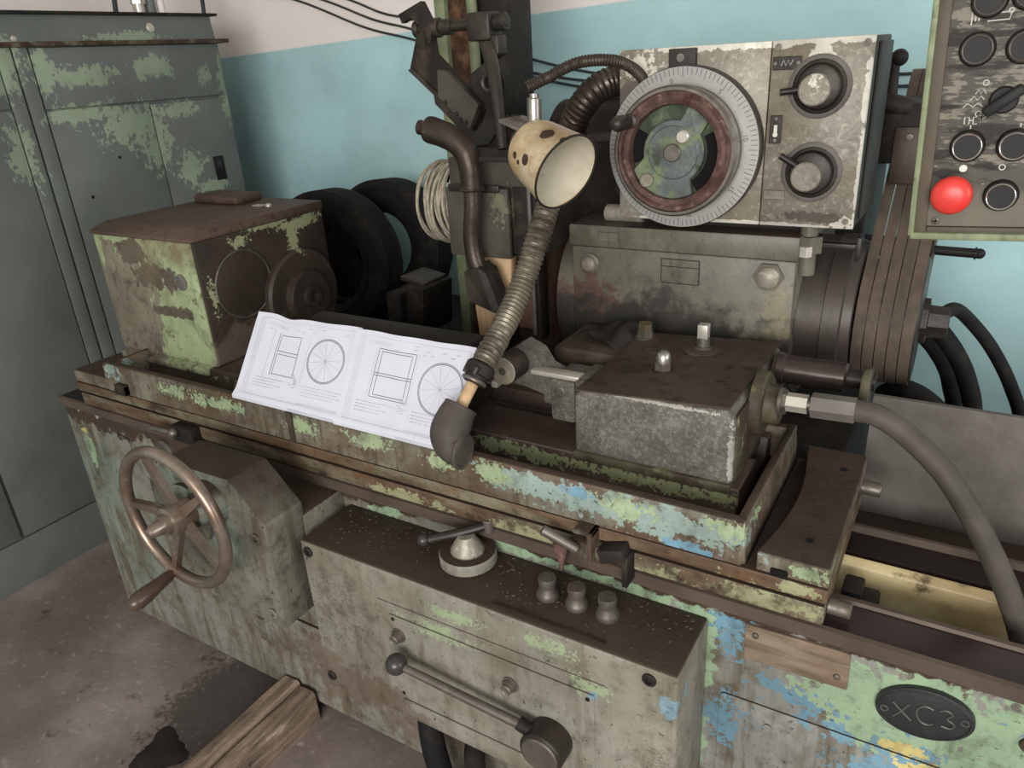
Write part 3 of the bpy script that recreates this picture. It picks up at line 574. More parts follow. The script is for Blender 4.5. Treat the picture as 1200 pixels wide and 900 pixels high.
# swivel end plates with curved inner edge
arc = [(-.200 + .022 * math.sin(math.pi * i / 10), .982 + .378 * i / 10) for i in range(11)]
ep = MB().prism([(-.094, .982)] + arc + [(-.094, 1.36)], 'z', .902, .936, .002, 1).build('end_plate', 'table_paint', tb)
for (x, y) in ((-.135, 1.045), (-.125, 1.29)):
    MB().cyl((x, y, .930), (x, y, .9372), .006, n=12).build('bolt_hole', 'hole', ep)
MB().box(-.178, -.152, .9775, .99, .902, .915, .003).build('end_slot', 'hole', ep)
arcl = [(-1.900 - .022 * math.sin(math.pi * i / 10), .982 + .378 * i / 10) for i in range(11)]
MB().prism([(-2.05, .982)] + arcl + [(-2.05, 1.36)], 'z', .902, .936, .002, 1).build('end_plate', 'table_paint', tb)
MB().box(-1.84, -1.80, .966, .982, .906, .935, .002).cyl((-1.80, .974, .918), (-1.835, .974, .918), .013, n=14).build('scale_screw', 'dark_iron', tb)
# slideway carrying headstock and tailstock
MB().prism([(1.085, .908), (1.10, .945), (1.10, .962), (1.212, .965), (1.222, .93), (1.29, .93), (1.30, .965), (1.325, .965), (1.325, .908)], 'x', -1.87, -.262, .002, 1).build('slideway', 'slideway', tb)
MB().cyl((-1.30, 1.2, 1.0437), (-.84, 1.2, 1.0437), .0787, n=32, b=.004).build('support_bar', 'dark_iron', tb)
# trip dogs on the front groove
dg = part_empty('trip_dog', (-.46, .97, .85), tb)
MB().box(-.515, -.435, .962, .984, .838, .872, .003).build('dog_block', 'cabinet_rust', dg)
MB().cyl((-.495, .955, .862), (-.552, .935, .898), .0095, n=16, b=.001).build('dog_pin', 'dull_steel', dg)
MB().box(-.472, -.464, .945, .984, .845, .905, .001).box(-.500, -.464, .950, .984, .897, .905, .001).build('dog_flag', 'cabinet_rust', dg)
MB().prism([(-.530, .80), (-.545, .855), (-.515, .858)], 'y', .958, .966).build('dog_pointer', 'dial_rust', dg)
MB().box(-.452, -.405, .945, .984, .86, .885, .002, rot=RY(-18)).box(-.41, -.40, .95, .984, .815, .875, .001).build('dog_latch', 'dark_iron', dg)
dg2 = part_empty('trip_dog', (-1.55, .97, .85), tb)
MB().box(-1.62, -1.54, .955, .984, .825, .868, .004).build('dog_block', 'dark_iron', dg2)
MB().cyl((-1.60, .948, .853), (-1.68, .945, .852), .007, n=14).sphere((-1.60, .948, .853), .013).build('dog_pin', 'dull_steel', dg2)
MB().box(-1.21, -1.195, .9765, .981, .903, .975).build('lip_seam', 'brown_grime', tb)
for (x, y, z) in ((-.083, 1.02, .845), (-.083, 1.315, .895)):
    MB().cyl((x - .013, y, z), (x + .022, y, z), .013, n=18, b=.002).build('stop_bolt', 'dull_steel', tb)

# ------------------------------------------------------------------ headstock
hd = thing('headstock', (-1.8, 1.33, .962), 'work headstock with flaking light green front and brown grimy lid', 'headstock')
MB().box(-2.005, -1.603, 1.112, 1.553, .963, 1.287, .006).build('body', 'head_front', hd)
MB().box(-1.604, -1.594, 1.116, 1.553, .967, 1.287, .004).build('end_face', 'head_dark', hd)
MB().prism([(1.108, 1.287), (1.108, 1.296), (1.16, 1.312), (1.556, 1.312), (1.556, 1.287)], 'x', -2.01, -1.59, .004).build('lid', 'head_top', hd)
MB().box(-1.99, -1.80, 1.43, 1.53, 1.310, 1.335, .01).build('lid_cover', 'head_top', hd)
MB().box(-1.998, -1.988, 1.44, 1.46, 1.312, 1.338, .002).build('latch', 'dull_steel', hd)
MB().lathe([(0, .009), (.006, .009), (.009, .005), (.009, 0)], (-1.68, 1.44, 1.311), (0, 0, 1), 12).build('oiler', 'white_metal', hd)
MB().box(-1.735, -1.70, 1.43, 1.45, 1.311, 1.315).build('tag_plate', 'white_metal', hd)
for (x, z, m) in ((-1.952, 1.205, 'head_front'), (-1.665, 1.185, 'tail_front')):
    MB().lathe([(0, .021), (.003, .021), (.004, .017), (.004, 0)], (x, 1.112, z), (0, -1, 0), 20).build('round_plug', m, hd)
MB().lathe([(0, .088), (.006, .088), (.008, .085), (.008, 0)], (-1.594, 1.235, 1.155), (1, 0, 0), 48).build('round_cover', 'head_dark', hd)
MB().torus((-1.587, 1.235, 1.155), (1, 0, 0), .087, .0025, 48, 8).build('cover_ring', 'dull_steel', hd)
MB().lathe([(0, .128), (.022, .128), (.030, .122), (.030, .074), (.048, .070), (.051, .066), (.051, .030), (.062, .028), (.062, .015), (.050, .014), (.050, 0)], (-1.594, 1.415, 1.075), (1, 0, 0), 48).build('spindle_nose', 'head_dark', hd)
MB().torus((-1.545, 1.415, 1.075), (1, 0, 0), .068, .0022, 48, 8).build('spindle_ring', 'oily_iron', hd)
MB().sphere((-1.588, 1.29, 1.03), .014, (.7, 1, 1)).build('sight_glass', 'pipe', hd)
MB().box(-1.985, -1.62, 1.09, 1.5, .945, .964, .003).build('base_flange', 'head_front', hd)

# ------------------------------------------------------------------ tailstock
ts = thing('tailstock', (-.425, 1.27, .963), 'box-shaped tailstock with worn grey front and dark oily top', 'tailstock')
MB().prism([(-.572, .963), (-.277, .963), (-.277, 1.085), (-.290, 1.103), (-.560, 1.090), (-.572, 1.078)], 'y', 1.104, 1.44, .008, 3).build('body', 'tail_front', ts)
MB().plate([(-.5685, 1.108, 1.0875), (-.288, 1.108, 1.1045), (-.282, 1.437, 1.1045), (-.5685, 1.437, 1.0875)], (0, 0, 1), .003).build('top_face', 'brown_grime', ts)
MB().box(-.278, -.2735, 1.116, 1.432, .968, 1.092, .002).build('side_face', 'tail_side', ts)
MB().box(-.572, -.276, 1.097, 1.44, .950, .968, .003).build('base_flange', 'tail_side', ts)
MB().lathe([(0, .060), (.016, .058), (.020, .054), (.020, .036), (.040, .034), (.044, .031), (.044, 0)], (-.276, 1.235, 1.066), (1, 0, 0), 36).build('end_cover', 'tail_side', ts)
MB().lathe([(0, .048), (.010, .048), (.012, .044), (.012, 0)], (-.276, 1.375, 1.06), (1, 0, 0), 28).build('end_cover', 'tail_side', ts)
MB().lathe([(0, .030), (.012, .030), (.014, .027), (.118, .027), (.122, .024), (.122, 0)], (-.268, 1.36, 1.085), (1, 0, 0), 28).build('quill_sleeve', 'quill', ts)
MB().cyl((-.15, 1.36, 1.085), (-.10, 1.36, 1.085), .017, n=20).build('quill_rod', 'oily_iron', ts)
MB().lathe([(0, .036), (.003, .038), (.011, .038), (.014, .036), (.014, 0)], (-.118, 1.33, 1.083), (1, 0, 0), 32).build('stop_disc', 'tail_side', ts)
nut = part_empty('acorn_nut', (-.451, 1.24, 1.097), ts)
MB().lathe([(0, .019), (.003, .019), (.003, 0)], (-.451, 1.24, 1.096), (0, 0, 1), 24).build('washer', 'oily_iron', nut)
MB().hexa((-.451, 1.24, 1.099), (-.451, 1.24, 1.114), .0165).build('hex', 'dull_steel', nut)
MB().lathe([(0, .0145), (.010, .0145), (.018, .012), (.023, .007), (.0245, 0)], (-.451, 1.24, 1.113), (0, 0, 1), 24).build('dome', 'steel', nut)
hb = part_empty('hex_bolt', (-.553, 1.408, 1.092), ts)
MB().lathe([(0, .022), (.004, .022), (.004, 0)], (-.553, 1.408, 1.089), (0, 0, 1), 24).hexa((-.553, 1.408, 1.092), (-.553, 1.408, 1.108), .018).build('hex', 'dull_steel', hb)
MB().hexa((-.553, 1.408, 1.108), (-.553, 1.408, 1.123), .0155).build('lock_nut', 'brass', hb)
sp = part_empty('square_pin', (-.415, 1.365, 1.098), ts)
MB().lathe([(0, .040), (.003, .040), (.004, .037), (.004, .018), (.008, .016), (.008, 0)], (-.415, 1.365, 1.099), (0, 0, 1), 32).build('pin_disc', 'brown_grime', sp)
MB().cyl((-.415, 1.365, 1.105), (-.415, 1.365, 1.125), .0125, n=20).build('pin_collar', 'dull_steel', sp)
MB().box(-.425, -.405, 1.355, 1.375, 1.123, 1.152, .0015).build('square_head', 'white_metal', sp)
MB().prism([(-.505 + .022 * math.cos(a), 1.33 + .012 * math.sin(a)) for a in [2 * math.pi * i / 20 for i in range(20)]], 'z', 1.094, 1.0975).build('oval_plug', 'barrel_dark', ts)
# dresser arm on the left of the tailstock
da = part_empty('dresser_arm', (-.62, 1.2, 1.03), ts)
MB().box(-.655, -.600, 1.165, 1.26, .985, 1.075, .008).box(-.602, -.570, 1.17, 1.26, .975, 1.08, .005).build('arm_block', 'tail_front', da)
MB().box(-.70, -.595, 1.172, 1.20, 1.074, 1.083, .001).build('arm_strip', 'white_metal', da)
MB().lathe([(0, .012), (.002, .012), (.003, .009), (.003, .005), (.001, .005), (.001, 0)], (-.632, 1.165, 1.05), (0, -1, 0), 16).build('socket_screw', 'dull_steel', da)
MB().plate([(-.655, 1.19, 1.07), (-.655, 1.19, 1.02), (-.70, 1.19, 1.03), (-.76, 1.19, 1.045), (-.765, 1.19, 1.10), (-.735, 1.19, 1.125), (-.70, 1.19, 1.11), (-.68, 1.19, 1.08)], (0, 1, 0), .05).build('arm_lug', 'tail_front', da)
MB().cyl((-.742, 1.135, 1.087), (-.742, 1.25, 1.087), .0295, n=32, b=.002).build('roller', 'dark_iron', da)
MB().lathe([(0, .0285), (.0015, .027), (.0015, 0)], (-.742, 1.1355, 1.087), (0, -1, 0), 32).build('roller_face', 'feed_front', da)
MB().cyl((-.742, 1.1345, 1.087), (-.742, 1.1325, 1.087), .008, n=20).build('roller_centre', 'dull_steel', da)
MB().box(-.775, -.762, 1.14, 1.17, 1.045, 1.058, .001).build('screw_tip', 'white_metal', da)
MB().box(-.69, -.655, 1.20, 1.25, 1.0, 1.03, .005).build('lower_lug', 'tail_front', da)

# grey cloth on the tailstock rear
t = MB(); bm = t.bm
def cloth_z(u, v): return 1.103 + .012 * math.sin(5 * u + 2 * v) * math.cos(4 * v) + .006 * math.sin(11 * u)
gx, gy = 14, 10; vs_ = []
for j in range(gy + 1):
    for i in range(gx + 1):
        u, v = i / gx, j / gy
        vs_.append(bm.verts.new((-.69 + .115 * u + .02 * v + .006 * math.sin(7 * v), 1.34 + .12 * v + .008 * math.sin(6 * u), cloth_z(u, v) - .008)))
for j in range(gy):
    for i in range(gx):
        a = j * (gx + 1) + i
        bm.faces.new((vs_[a], vs_[a + 1], vs_[a + gx + 2], vs_[a + gx + 1]))
bmesh.ops.solidify(bm, geom=bm.faces[:], thickness=.003)
single(t, 'shop_rag', 'grey_rubber', (-.63, 1.40, 1.09), 'crumpled grey rag lying behind the dresser arm', 'rag')
MB().box(-.72, -.565, 1.305, 1.47, .966, 1.083, .006).box(-.70, -.60, 1.44, 1.50, 1.0, 1.06, .004).build('spindle_bracket', 'brown_grime', ts)

# ------------------------------------------------------------------ hydraulic hose
hh = thing('hydraulic_hose', (-.225, 1.222, 1.07), 'thick grey rubber hydraulic hose with hex fittings leaving the tailstock', 'hose')
HY = 1.215
MB().lathe([(0, .024), (.006, .024), (.006, 0)], (-.232, HY, 1.085), (1, 0, .02), 24).hexa((-.226, HY, 1.085), (-.220, HY, 1.0853), .0215).build('washer', 'dull_steel', hh)
MB().hexa((-.220, HY, 1.086), (-.186, HY, 1.087), .0165).build('hex_nut', 'white_metal', hh)
MB().cyl((-.188, HY, 1.087), (-.178, HY, 1.0875), .011, n=16).build('nipple', 'dull_steel', hh)
MB().hexa((-.180, HY, 1.0875), (-.112, HY, 1.090), .0215).build('hex_sleeve', 'splash', hh)
MB().tube([(-.115, HY, 1.090), (-.08, HY, 1.088), (-.035, HY - .005, 1.066), (.03, HY - .02, 1.015), (.09, HY - .035, .935), (.145, HY - .05, .84), (.178, HY - .06, .76), (.195, HY - .065, .68)], .0185, 18).build('rubber_hose', 'grey_rubber', hh)

# ------------------------------------------------------------------ wheelhead
wh = thing('wheelhead', (-.55, 1.75, .886), 'grey wheelhead casting with barrel spindle housing and two round plugs', 'wheelhead')
sec = [(1.505, 1.252), (1.505, 1.10)] + [(1.70 - .195 * math.cos(math.radians(a)), 1.10 - .195 * math.sin(math.radians(a))) for a in range(10, 91, 10)] + [(1.95, .905), (1.95, 1.252)]
MB().prism(sec, 'x', -.772, -.280, .006).build('body', 'wheelhead', wh)
MB().box(-.776, -.276, 1.498, 1.95, 1.252, 1.302, .006).build('top_slab', 'wheelhead', wh)
MB().lathe([(0, .15), (.01, .185), (.04, .192), (.06, .192), (.06, 0)], (-.832, 1.70, 1.10), (1, 0, 0), 48).build('end_bell', 'wheelhead', wh)
MB().lathe([(0, .165), (.05, .165), (.052, .170), (.085, .170), (.088, .160), (.105, .155), (.105, 0)], (-.281, 1.71, 1.095), (1, 0, 0), 48).build('spindle_housing', 'barrel_dark', wh)
for (x, z, r, hx) in ((-.727, 1.213, .021, False), (-.330, 1.218, .026, True)):
    t = MB()
    if hx: t.hexa((x, 1.505, z), (x, 1.497, z), r * 1.18)
    else: t.lathe([(0, r * 1.15), (.004, r * 1.15), (.006, r)], (x, 1.505, z), (0, -1, 0), 28)
    pl = t.build('plug_ring', 'wheelhead', wh)
    MB().lathe([(0, r * .86), (.006, r * .82), (.012, r * .55), (.014, 0)], (x, 1.498, z), (0, -1, 0), 28).build('plug_dome', 'feed_front', pl)
pl = MB().box(-.557, -.472, 1.5025, 1.507, 1.186, 1.238, .0008, 1).build('data_plate', 'wheelhead', wh)
for z in (1.186, 1.238, 1.222):
    MB().box(-.556, -.473, 1.5018, 1.504, z - .0008, z + .0008).build('plate_line', 'oily_iron', pl)
for x in (-.556, -.473):
    MB().box(x - .0008, x + .0008, 1.5018, 1.504, 1.186, 1.238).build('plate_line', 'oily_iron', pl)
MB().box(-.70, -.655, 1.4955, 1.50, 1.268, 1.288, .0008, 1).build('small_plate', 'wheelhead', wh)
MB().cyl((-.71, 1.56, 1.318), (-.62, 1.56, 1.318), .019, n=20, b=.003).build('oil_cap', 'feed_front', wh)
MB().box(-.70, -.28, 1.56, 1.94, 1.30, 1.325, .004).build('box_seat', 'dark_iron', wh)
MB().cyl((-.268, 1.54, 1.22), (-.268, 1.54, 1.335), .017, n=18).hexa((-.268, 1.54, 1.265), (-.268, 1.54, 1.298), .028).build('clamp_bolt', 'wheelhead', wh)
MB().box(-.25, -.175, 1.535, 1.548, 1.274, 1.286, .002).box(-.18, -.172, 1.53, 1.555, 1.255, 1.30, .001).build('clamp_bar', 'oily_iron', wh)
MB().hexa((-.268, 1.515, 1.262), (-.268, 1.515, 1.282), .014).build('clamp_screw', 'white_metal', wh)
# pulley, motor
PC = (1.72, 1.09); MC = (2.10, 1.47); PR = .132; MR = .095
pprof = [(0, .06), (0.002, .122)]
for i in range(5):
    a = .004 + i * .0225
    pprof += [(a + .001, .132), (a + .003, .132), (a + .006, .115), (a + .015, .115), (a + .018, .132), (a + .020, .132)]
pprof += [(.118, .128), (.120, .06), (.120, 0)]
MB().lathe(pprof, (-.176, PC[0], PC[1]), (1, 0, 0), 48).build('spindle_pulley', 'oily_iron', wh)
MB().lathe([(0, .05), (.012, .05), (.014, .036), (.05, .034), (.052, 0)], (-.057, PC[0], PC[1]), (1, 0, 0), 8).build('pulley_nut', 'oily_iron', wh)
MB().lathe([(h, r * .72) for h, r in pprof], (-.176, MC[0], MC[1]), (1, 0, 0), 40).build('motor_pulley', 'oily_iron', wh)
MB().lathe([(0, .12), (.02, .14), (.34, .14), (.36, .12), (.36, .03), (.42, .03), (.42, 0)], (-.585, MC[0], MC[1]), (1, 0, 0), 40).build('motor', 'dark_iron', wh)
MB().box(-.66, -.22, 1.95, 2.30, .886, 1.34, .01).build('motor_stand', 'dark_iron', wh)
jb = MB().box(-.165, -.105, 1.78, 1.90, 1.36, 1.475, .004).build('junction_box', 'conduit_dark', wh)
MB().lathe([(0, .008), (.004, .007), (.005, 0)], (-.135, 1.78, 1.455), (0, -1, 0), 12).build('screw_head', 'dull_steel', jb)
MB().tube([(-.20, 1.80, 1.52), (-.165, 1.80, 1.515), (-.13, 1.82, 1.50), (-.10, 1.85, 1.505)], .02, 12).build('motor_terminal', 'dark_iron', wh)
MB().box(-.20, -.10, 1.79, 2.0, 1.40, 1.52, .006).build('junction_bracket', 'dark_iron', wh)
MB().cyl((-.185, 1.82, 1.50), (-.185, 1.82, 1.60), .014, .010, n=14).sphere((-.178, 1.82, 1.605), .017).build('terminal_post', 'dark_iron', wh)
MB().cyl((-.07, 1.98, 1.18), (.025, 1.98, 1.178), .011, n=14).cyl((.018, 1.98, 1.178), (.022, 1.98, 1.178), .014, n=14).sphere((.028, 1.98, 1.178), .012).build('tension_rod', 'black', wh)
MB().box(-.30, -.065, 1.96, 2.02, 1.16, 1.20, .004).build('tension_bracket', 'dark_iron', wh)
# rear motor behind the wheel guard
MB().lathe([(0, .11), (.02, .145), (.36, .145), (.385, .12), (.385, 0)], (-1.06, 2.02, 1.39), (1, 0, 0), 40).box(-.99, -.80, 2.0, 2.1, 1.50, 1.565, .01).build('rear_motor', 'dark_iron', wh)
MB().box(-1.02, -.72, 1.90, 2.16, .886, 1.27, .01).build('rear_motor_stand', 'dark_iron', wh)
MB().box(-.90, -.66, 1.72, 2.02, 1.25, 1.46, .02).build('rear_cover', 'dark_iron', wh)

# five belts
def belt(x):
    w = .0208; t = bmesh.new()
    A = Vector((PC[0], PC[1])); B = Vector((MC[0], MC[1])); dd = (B - A).normalized(); nn = Vector((-dd.y, dd.x))
    R1, R2 = .141, .102
    base = math.atan2(dd.y, dd.x); pts = []
    for i in range(25): a = base + math.pi / 2 + math.pi * i / 24; pts.append((A, R1, a))
    for i in range(25): a = base - math.pi / 2 + math.pi * i / 24; pts.append((B, R2, a))
    rings = []
    for (cc, r, a) in pts:
        o = cc + Vector((math.cos(a), math.sin(a))) * r; q = cc + Vector((math.cos(a), math.sin(a))) * (r - .011)
        rings.append([t.verts.new((x + s_, y_, z_)) for (s_, y_, z_) in ((-w / 2, o.x, o.y), (w / 2, o.x, o.y), (w / 2 - .003, q.x, q.y), (-w / 2 + .003, q.x, q.y))])
    n = len(rings)
    for i in range(n):
        P, Q = rings[i], rings[(i + 1) % n]
        for k in range(4): t.faces.new((P[k], P[(k + 1) % 4], Q[(k + 1) % 4], Q[k]))
    bmesh.ops.recalc_face_normals(t, faces=t.faces[:])
    m = MB(); m._merge(t); return m
BELTS = ('worn brown V-belt running closest to the spindle housing', 'worn brown V-belt second from the spindle housing', 'worn brown V-belt in the middle of the five', 'worn brown V-belt second from the pulley end nut', 'worn brown V-belt at the pulley edge beside the end nut')
for i in range(5):
    x = -.176 + .0145 + i * .0225
    single(belt(x), 'drive_belt', 'belt', (x, PC[0], PC[1] - .141), BELTS[i], 'belt', 'V-belts on the spindle pulley')

# ------------------------------------------------------------------ infeed box with dial
fb = thing('infeed_box', (-.417, 1.6, 1.322), 'chipped cream infeed box with large graduated dial and two lever knobs', 'control box')
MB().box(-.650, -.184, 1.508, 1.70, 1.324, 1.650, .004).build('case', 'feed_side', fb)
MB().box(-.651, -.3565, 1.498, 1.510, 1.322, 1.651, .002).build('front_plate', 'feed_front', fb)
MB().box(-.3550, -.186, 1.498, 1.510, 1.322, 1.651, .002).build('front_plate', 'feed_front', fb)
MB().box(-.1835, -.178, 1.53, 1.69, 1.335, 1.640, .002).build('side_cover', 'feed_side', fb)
for (x, z) in ((-.345, 1.640), (-.198, 1.640), (-.345, 1.334), (-.20, 1.336)):
    MB().lathe([(0, .006), (.002, .0055), (.002, .0025), (.0005, .0025), (.0005, 0)], (x, 1.498, z), (0, -1, 0), 14).build('screw_head', 'dull_steel', fb)
DC = Vector((-.508, 1.498, 1.467))
dl = part_empty('graduated_dial', DC, fb)
MB().lathe([(0, .150), (.004, .152), (.0255, .152), (.0255, 0)], DC, (0, -1, 0), 96).build('dial_drum', 'oily_iron', dl)
MB().lathe([(.026, .148), (.028, .150), (.034, .150), (.034, .118), (.03, .116), (.03, 0)], DC, (0, -1, 0), 96).build('dial_disc', 'dial', dl)
t = MB()
for k in range(100):
    a = 2 * math.pi * k / 100; L_ = .012 if k % 5 else .017
    dr = Vector((math.cos(a), 0, math.sin(a))); tn = Vector((-math.sin(a), 0, math.cos(a))) * .0006
    p0 = DC + dr * (.1485 - L_) + Vector((0, -.0343, 0)); p1 = DC + dr * .1485 + Vector((0, -.0343, 0))
    t.plate([p0 - tn, p0 + tn, p1 + tn, p1 - tn], (0, -1, 0), .0003)
t.build('graduations', 'ink', dl)
def text_mesh(body, size, loc, rot, material, parent, name):
    cu = bpy.data.curves.new('t', 'FONT'); cu.body = body; cu.size = size; cu.align_x = 'CENTER'; cu.align_y = 'CENTER'; cu.extrude = .0003
    o = bpy.data.objects.new('t', cu); COL.objects.link(o)
    me = bpy.data.meshes.new_from_object(o.evaluated_get(bpy.context.evaluated_depsgraph_get()))
    bpy.data.objects.remove(o); bpy.data.curves.remove(cu)
    m = MB(); m.bm.from_mesh(me); bpy.data.meshes.remove(me)
    bmesh.ops.transform(m.bm, matrix=Matrix.Translation(loc) @ rot.to_4x4() @ Matrix.Rotation(math.pi / 2, 4, 'X'), verts=m.bm.verts)
    return m.build(name, material, parent)
for k, tx in enumerate(('0', '5', '10', '15', '20', '25', '30', '35')):
    a = math.radians(100 - 45 * k); dr = Vector((math.cos(a), 0, math.sin(a)))
    text_mesh(tx, .013, DC + dr * .126 + Vector((0, -.0345, 0)), Matrix.Rotation(-(a - math.pi / 2), 3, 'Y'), 'ink', dl, 'dial_numeral')
hwl = part_empty('dial_handwheel', DC + Vector((0, -.04, 0)), fb)
F = DC + Vector((0, -.060, 0))
MB().cyl(DC + Vector((0, -.03, 0)), F + Vector((0, .002, 0)), .085, n=48).build('hub_drum', 'oily_iron', hwl)
MB().lathe([(-.012, .108), (-.008, .120), (.016, .121), (.021, .117), (.021, .112), (-.012, .106)], F, (0, -1, 0), 64, closed=True).build('outer_ring', 'dull_steel', hwl)
MB().lathe([(.0, .112), (.020, .112), (.026, .108), (.024, .103), (.027, .097), (.024, .088), (.010, .086), (0, .086)], F, (0, -1, 0), 64, closed=True).build('rusty_ring', 'dial_rust', hwl)
MB().lathe([(0, .088), (.004, .088), (.004, 0)], F + Vector((0, .001, 0)), (0, -1, 0), 48).build('recess_disc', 'dial_dark', hwl)
# hub plate joined to the ring by two webs
def pol(r, a): return (DC.x + r * math.cos(math.radians(a)), DC.z + r * math.sin(math.radians(a)))
pts = [pol(.060, a) for a in range(78, 198, 8)] + [pol(.087, a) for a in range(202, 300, 8)] + [pol(.060, a) for a in range(304, 396, 8)] + [pol(.087, a) for a in range(400, 436, 8)]
MB().prism(pts, 'y', F.y - .017, F.y - .004, .002, 1).build('hub_web', 'dial_green', hwl)
for (a0, a1) in ((150, 196), (-58, 30)):
    MB().prism([pol(.085, a) for a in range(a0, a1, 5)] + [pol(.063, a) for a in range(a0, a1, 5)][::-1], 'y', F.y - .0062, F.y - .0035).build('arc_slot', 'hole', hwl)
MB().lathe([(0, .050), (.002, .048), (.002, 0)], F + Vector((0, -.017, 0)), (0, -1, 0), 40).build('hub_disc', 'dial_green', hwl)
cs = MB().lathe([(0, .017), (.004, .017), (.006, .015), (.006, 0)], F + Vector((0, -.019, 0)), (0, -1, 0), 28).build('centre_screw', 'dull_steel', hwl)
MB().box(F.x - .0012, F.x + .0012, F.y - .0256, F.y - .0246, F.z - .014, F.z + .014).build('screw_slot', 'hole', cs)
MB().lathe([(0, .0125), (.012, .0125), (.015, .010), (.015, 0)], F + Vector((.022, -.018, .030)), (0, -1, 0), 24).build('push_knob', 'white_metal', hwl)
MB().lathe([(0, .0135), (.010, .0135), (.012, .011), (.012, 0)], F + Vector((-.05, -.016, -.052)), (0, -1, 0), 24).build('clamp_knob', 'feed_front', hwl)
MB().lathe([(0, .015), (.008, .014), (.010, .009), (.022, .011), (.035, .0135), (.060, .0150), (.074, .011), (.079, .004), (.0795, 0)], F + Vector((-.085, -.020, .058)), (0, -1, .02), 24).build('crank_handle', 'oily_iron', hwl)
# selector knobs
def selector(x, z, la):
    e = part_empty('selector_knob', (x, 1.498, z), fb)
    MB().lathe([(0, .054), (.003, .054), (.0045, .050), (.0045, .046), (0, .046)], (x, 1.498, z), (0, -1, 0), 40, closed=True).build('bezel', 'splash', e)
    MB().lathe([(0, .046), (.002, .046), (.004, .040), (.014, .036), (.016, .030), (.016, 0)], (x, 1.4985, z), (0, -1, 0), 40).build('cup', 'oily_iron', e)
    MB().lathe([(0, .027), (.018, .0265), (.020, .024), (.020, .0035), (.018, .003), (.018, 0)], (x - .004, 1.484, z - .004), (0, -1, 0), 32).build('knob_face', 'feed_front', e)
    a = math.radians(la); d_ = Vector((math.cos(a), -.12, math.sin(a)))
    MB().tube([Vector((x, 1.478, z)) + d_ * .024, Vector((x, 1.478, z)) + d_ * .062], .006, 12).build('knob_lever', 'oily_iron', e)
selector(-.268, 1.572, 186); selector(-.268, 1.424, 148)
for (x0, x1, z0, z1, m) in ((-.352, -.302, 1.602, 1.624, 'oily_iron'), (-.349, -.327, 1.475, 1.525, 'oily_iron'), (-.352, -.312, 1.372, 1.390, 'dull_steel')):
    q = MB().box(x0, x1, 1.4955, 1.4995, z0, z1, .001, 1).build('label_plate', m, fb)
    cx, cz = (x0 + x1) / 2, (z0 + z1) / 2
    if x1 - x0 > z1 - z0: scr = ((x0 + .005, cz), (x1 - .005, cz))
    else: scr = ((cx, z0 + .006), (cx, z1 - .006))
    for (sx, sz) in scr: MB().cyl((sx, 1.4956, sz), (sx, 1.4945, sz), .003, n=10).build('plate_screw', 'dull_steel', q)
    if z0 > 1.6:
        MB().tube([(cx - .010 + .004 * i, 1.4950, cz + (.005 if i % 2 else -.004)) for i in range(6)], .0008, 6, smooth=False).build('wave_symbol', 'symbol', q)
    elif z0 > 1.45:
        MB().box(cx - .003, cx + .003, 1.4948, 1.4957, cz - .012, cz + .008).build('slot_symbol', 'symbol', q)
        MB().cyl((cx, 1.4957, cz - .009), (cx, 1.4946, cz - .009), .0045, n=14).build('slot_symbol', 'symbol', q)
cl = MB().box(-.545, -.492, 1.485, 1.499, 1.610, 1.648, .002).build('index_bracket', 'feed_side', fb)
MB().lathe([(0, .008), (.003, .0075), (.003, 0)], (-.52, 1.485, 1.632), (0, -1, 0), 16).build('bracket_screw', 'dull_steel', cl)

# ------------------------------------------------------------------ wheel guard, grinding wheel and what hangs there
wg = thing('wheel_guard', (-.98, 1.7, 1.19), 'dull grey boxy grinding wheel guard with hinged front door', 'guard')
MB().prism([(1.53, 1.21), (1.53, 1.40), (1.545, 1.437), (1.58, 1.455), (1.80, 1.455), (1.90, 1.40), (1.93, 1.25), (1.93, 1.20)], 'x', -1.10, -.868, .006).build('hood', 'guard', wg)
dr_ = MB().box(-1.112, -.935, 1.500, 1.515, 1.205, 1.372, .004).build('guard_door', 'guard', wg)
MB().box(-1.10, -.955, 1.496, 1.502, 1.362, 1.38, .003).build('door_hinge', 'oily_iron', dr_)
MB().box(-1.105, -.872, 1.512, 1.535, 1.375, 1.44, .004).build('upper_plate', 'guard', wg)
MB().box(-.93, -.868, 1.515, 1.56, 1.0, 1.38, .004).build('side_shield', 'dark_iron', wg)
MB().box(-1.08, -.90, 1.65, 1.90, .886, 1.22, .006).build('guard_foot', 'dark_iron', wg)
MB().box(-.90, -.80, 1.34, 1.535, 1.455, 1.466, .002).build('lamp_shelf', 'dark_iron', wg)
MB().cyl((-1.10, 1.60, 1.39), (-1.20, 1.60, 1.39), .025, n=18, b=.003).build('coil_peg', 'oily_iron', wg)
MB().box(-.880, -.872, 1.497, 1.503, 1.02, 1.38, .001).build('guide_rod', 'splash', wg)
single(MB().cyl((-.932, 1.70, 1.10), (-.885, 1.70, 1.10), .198, n=56, b=.004).cyl((-.95, 1.70, 1.10), (-.84, 1.70, 1.10), .06, n=28), 'grinding_wheel', 'wheel_grit', (-.91, 1.70, .9), 'red-brown abrasive grinding wheel standing under the guard hood', 'grinding wheel')
t = MB()
for k in range(9):
    t.torus((-1.125 - .0085 * k, 1.60 + .004 * math.sin(k * 2.1), 1.318 + .003 * math.cos(k * 1.7)), (1, .10 * math.sin(k * 1.3), .08 * math.cos(k)), .098 + .004 * math.sin(k * 2.7), .0042, 48, 6)
    t.torus((-1.128 - .0085 * k, 1.60 + .004 * math.cos(k * 2.1), 1.316 + .003 * math.sin(k * 1.7)), (1, .10 * math.cos(k * 1.9), .10 * math.sin(k)), .092 + .005 * math.sin(k * 1.7), .0035, 48, 6)
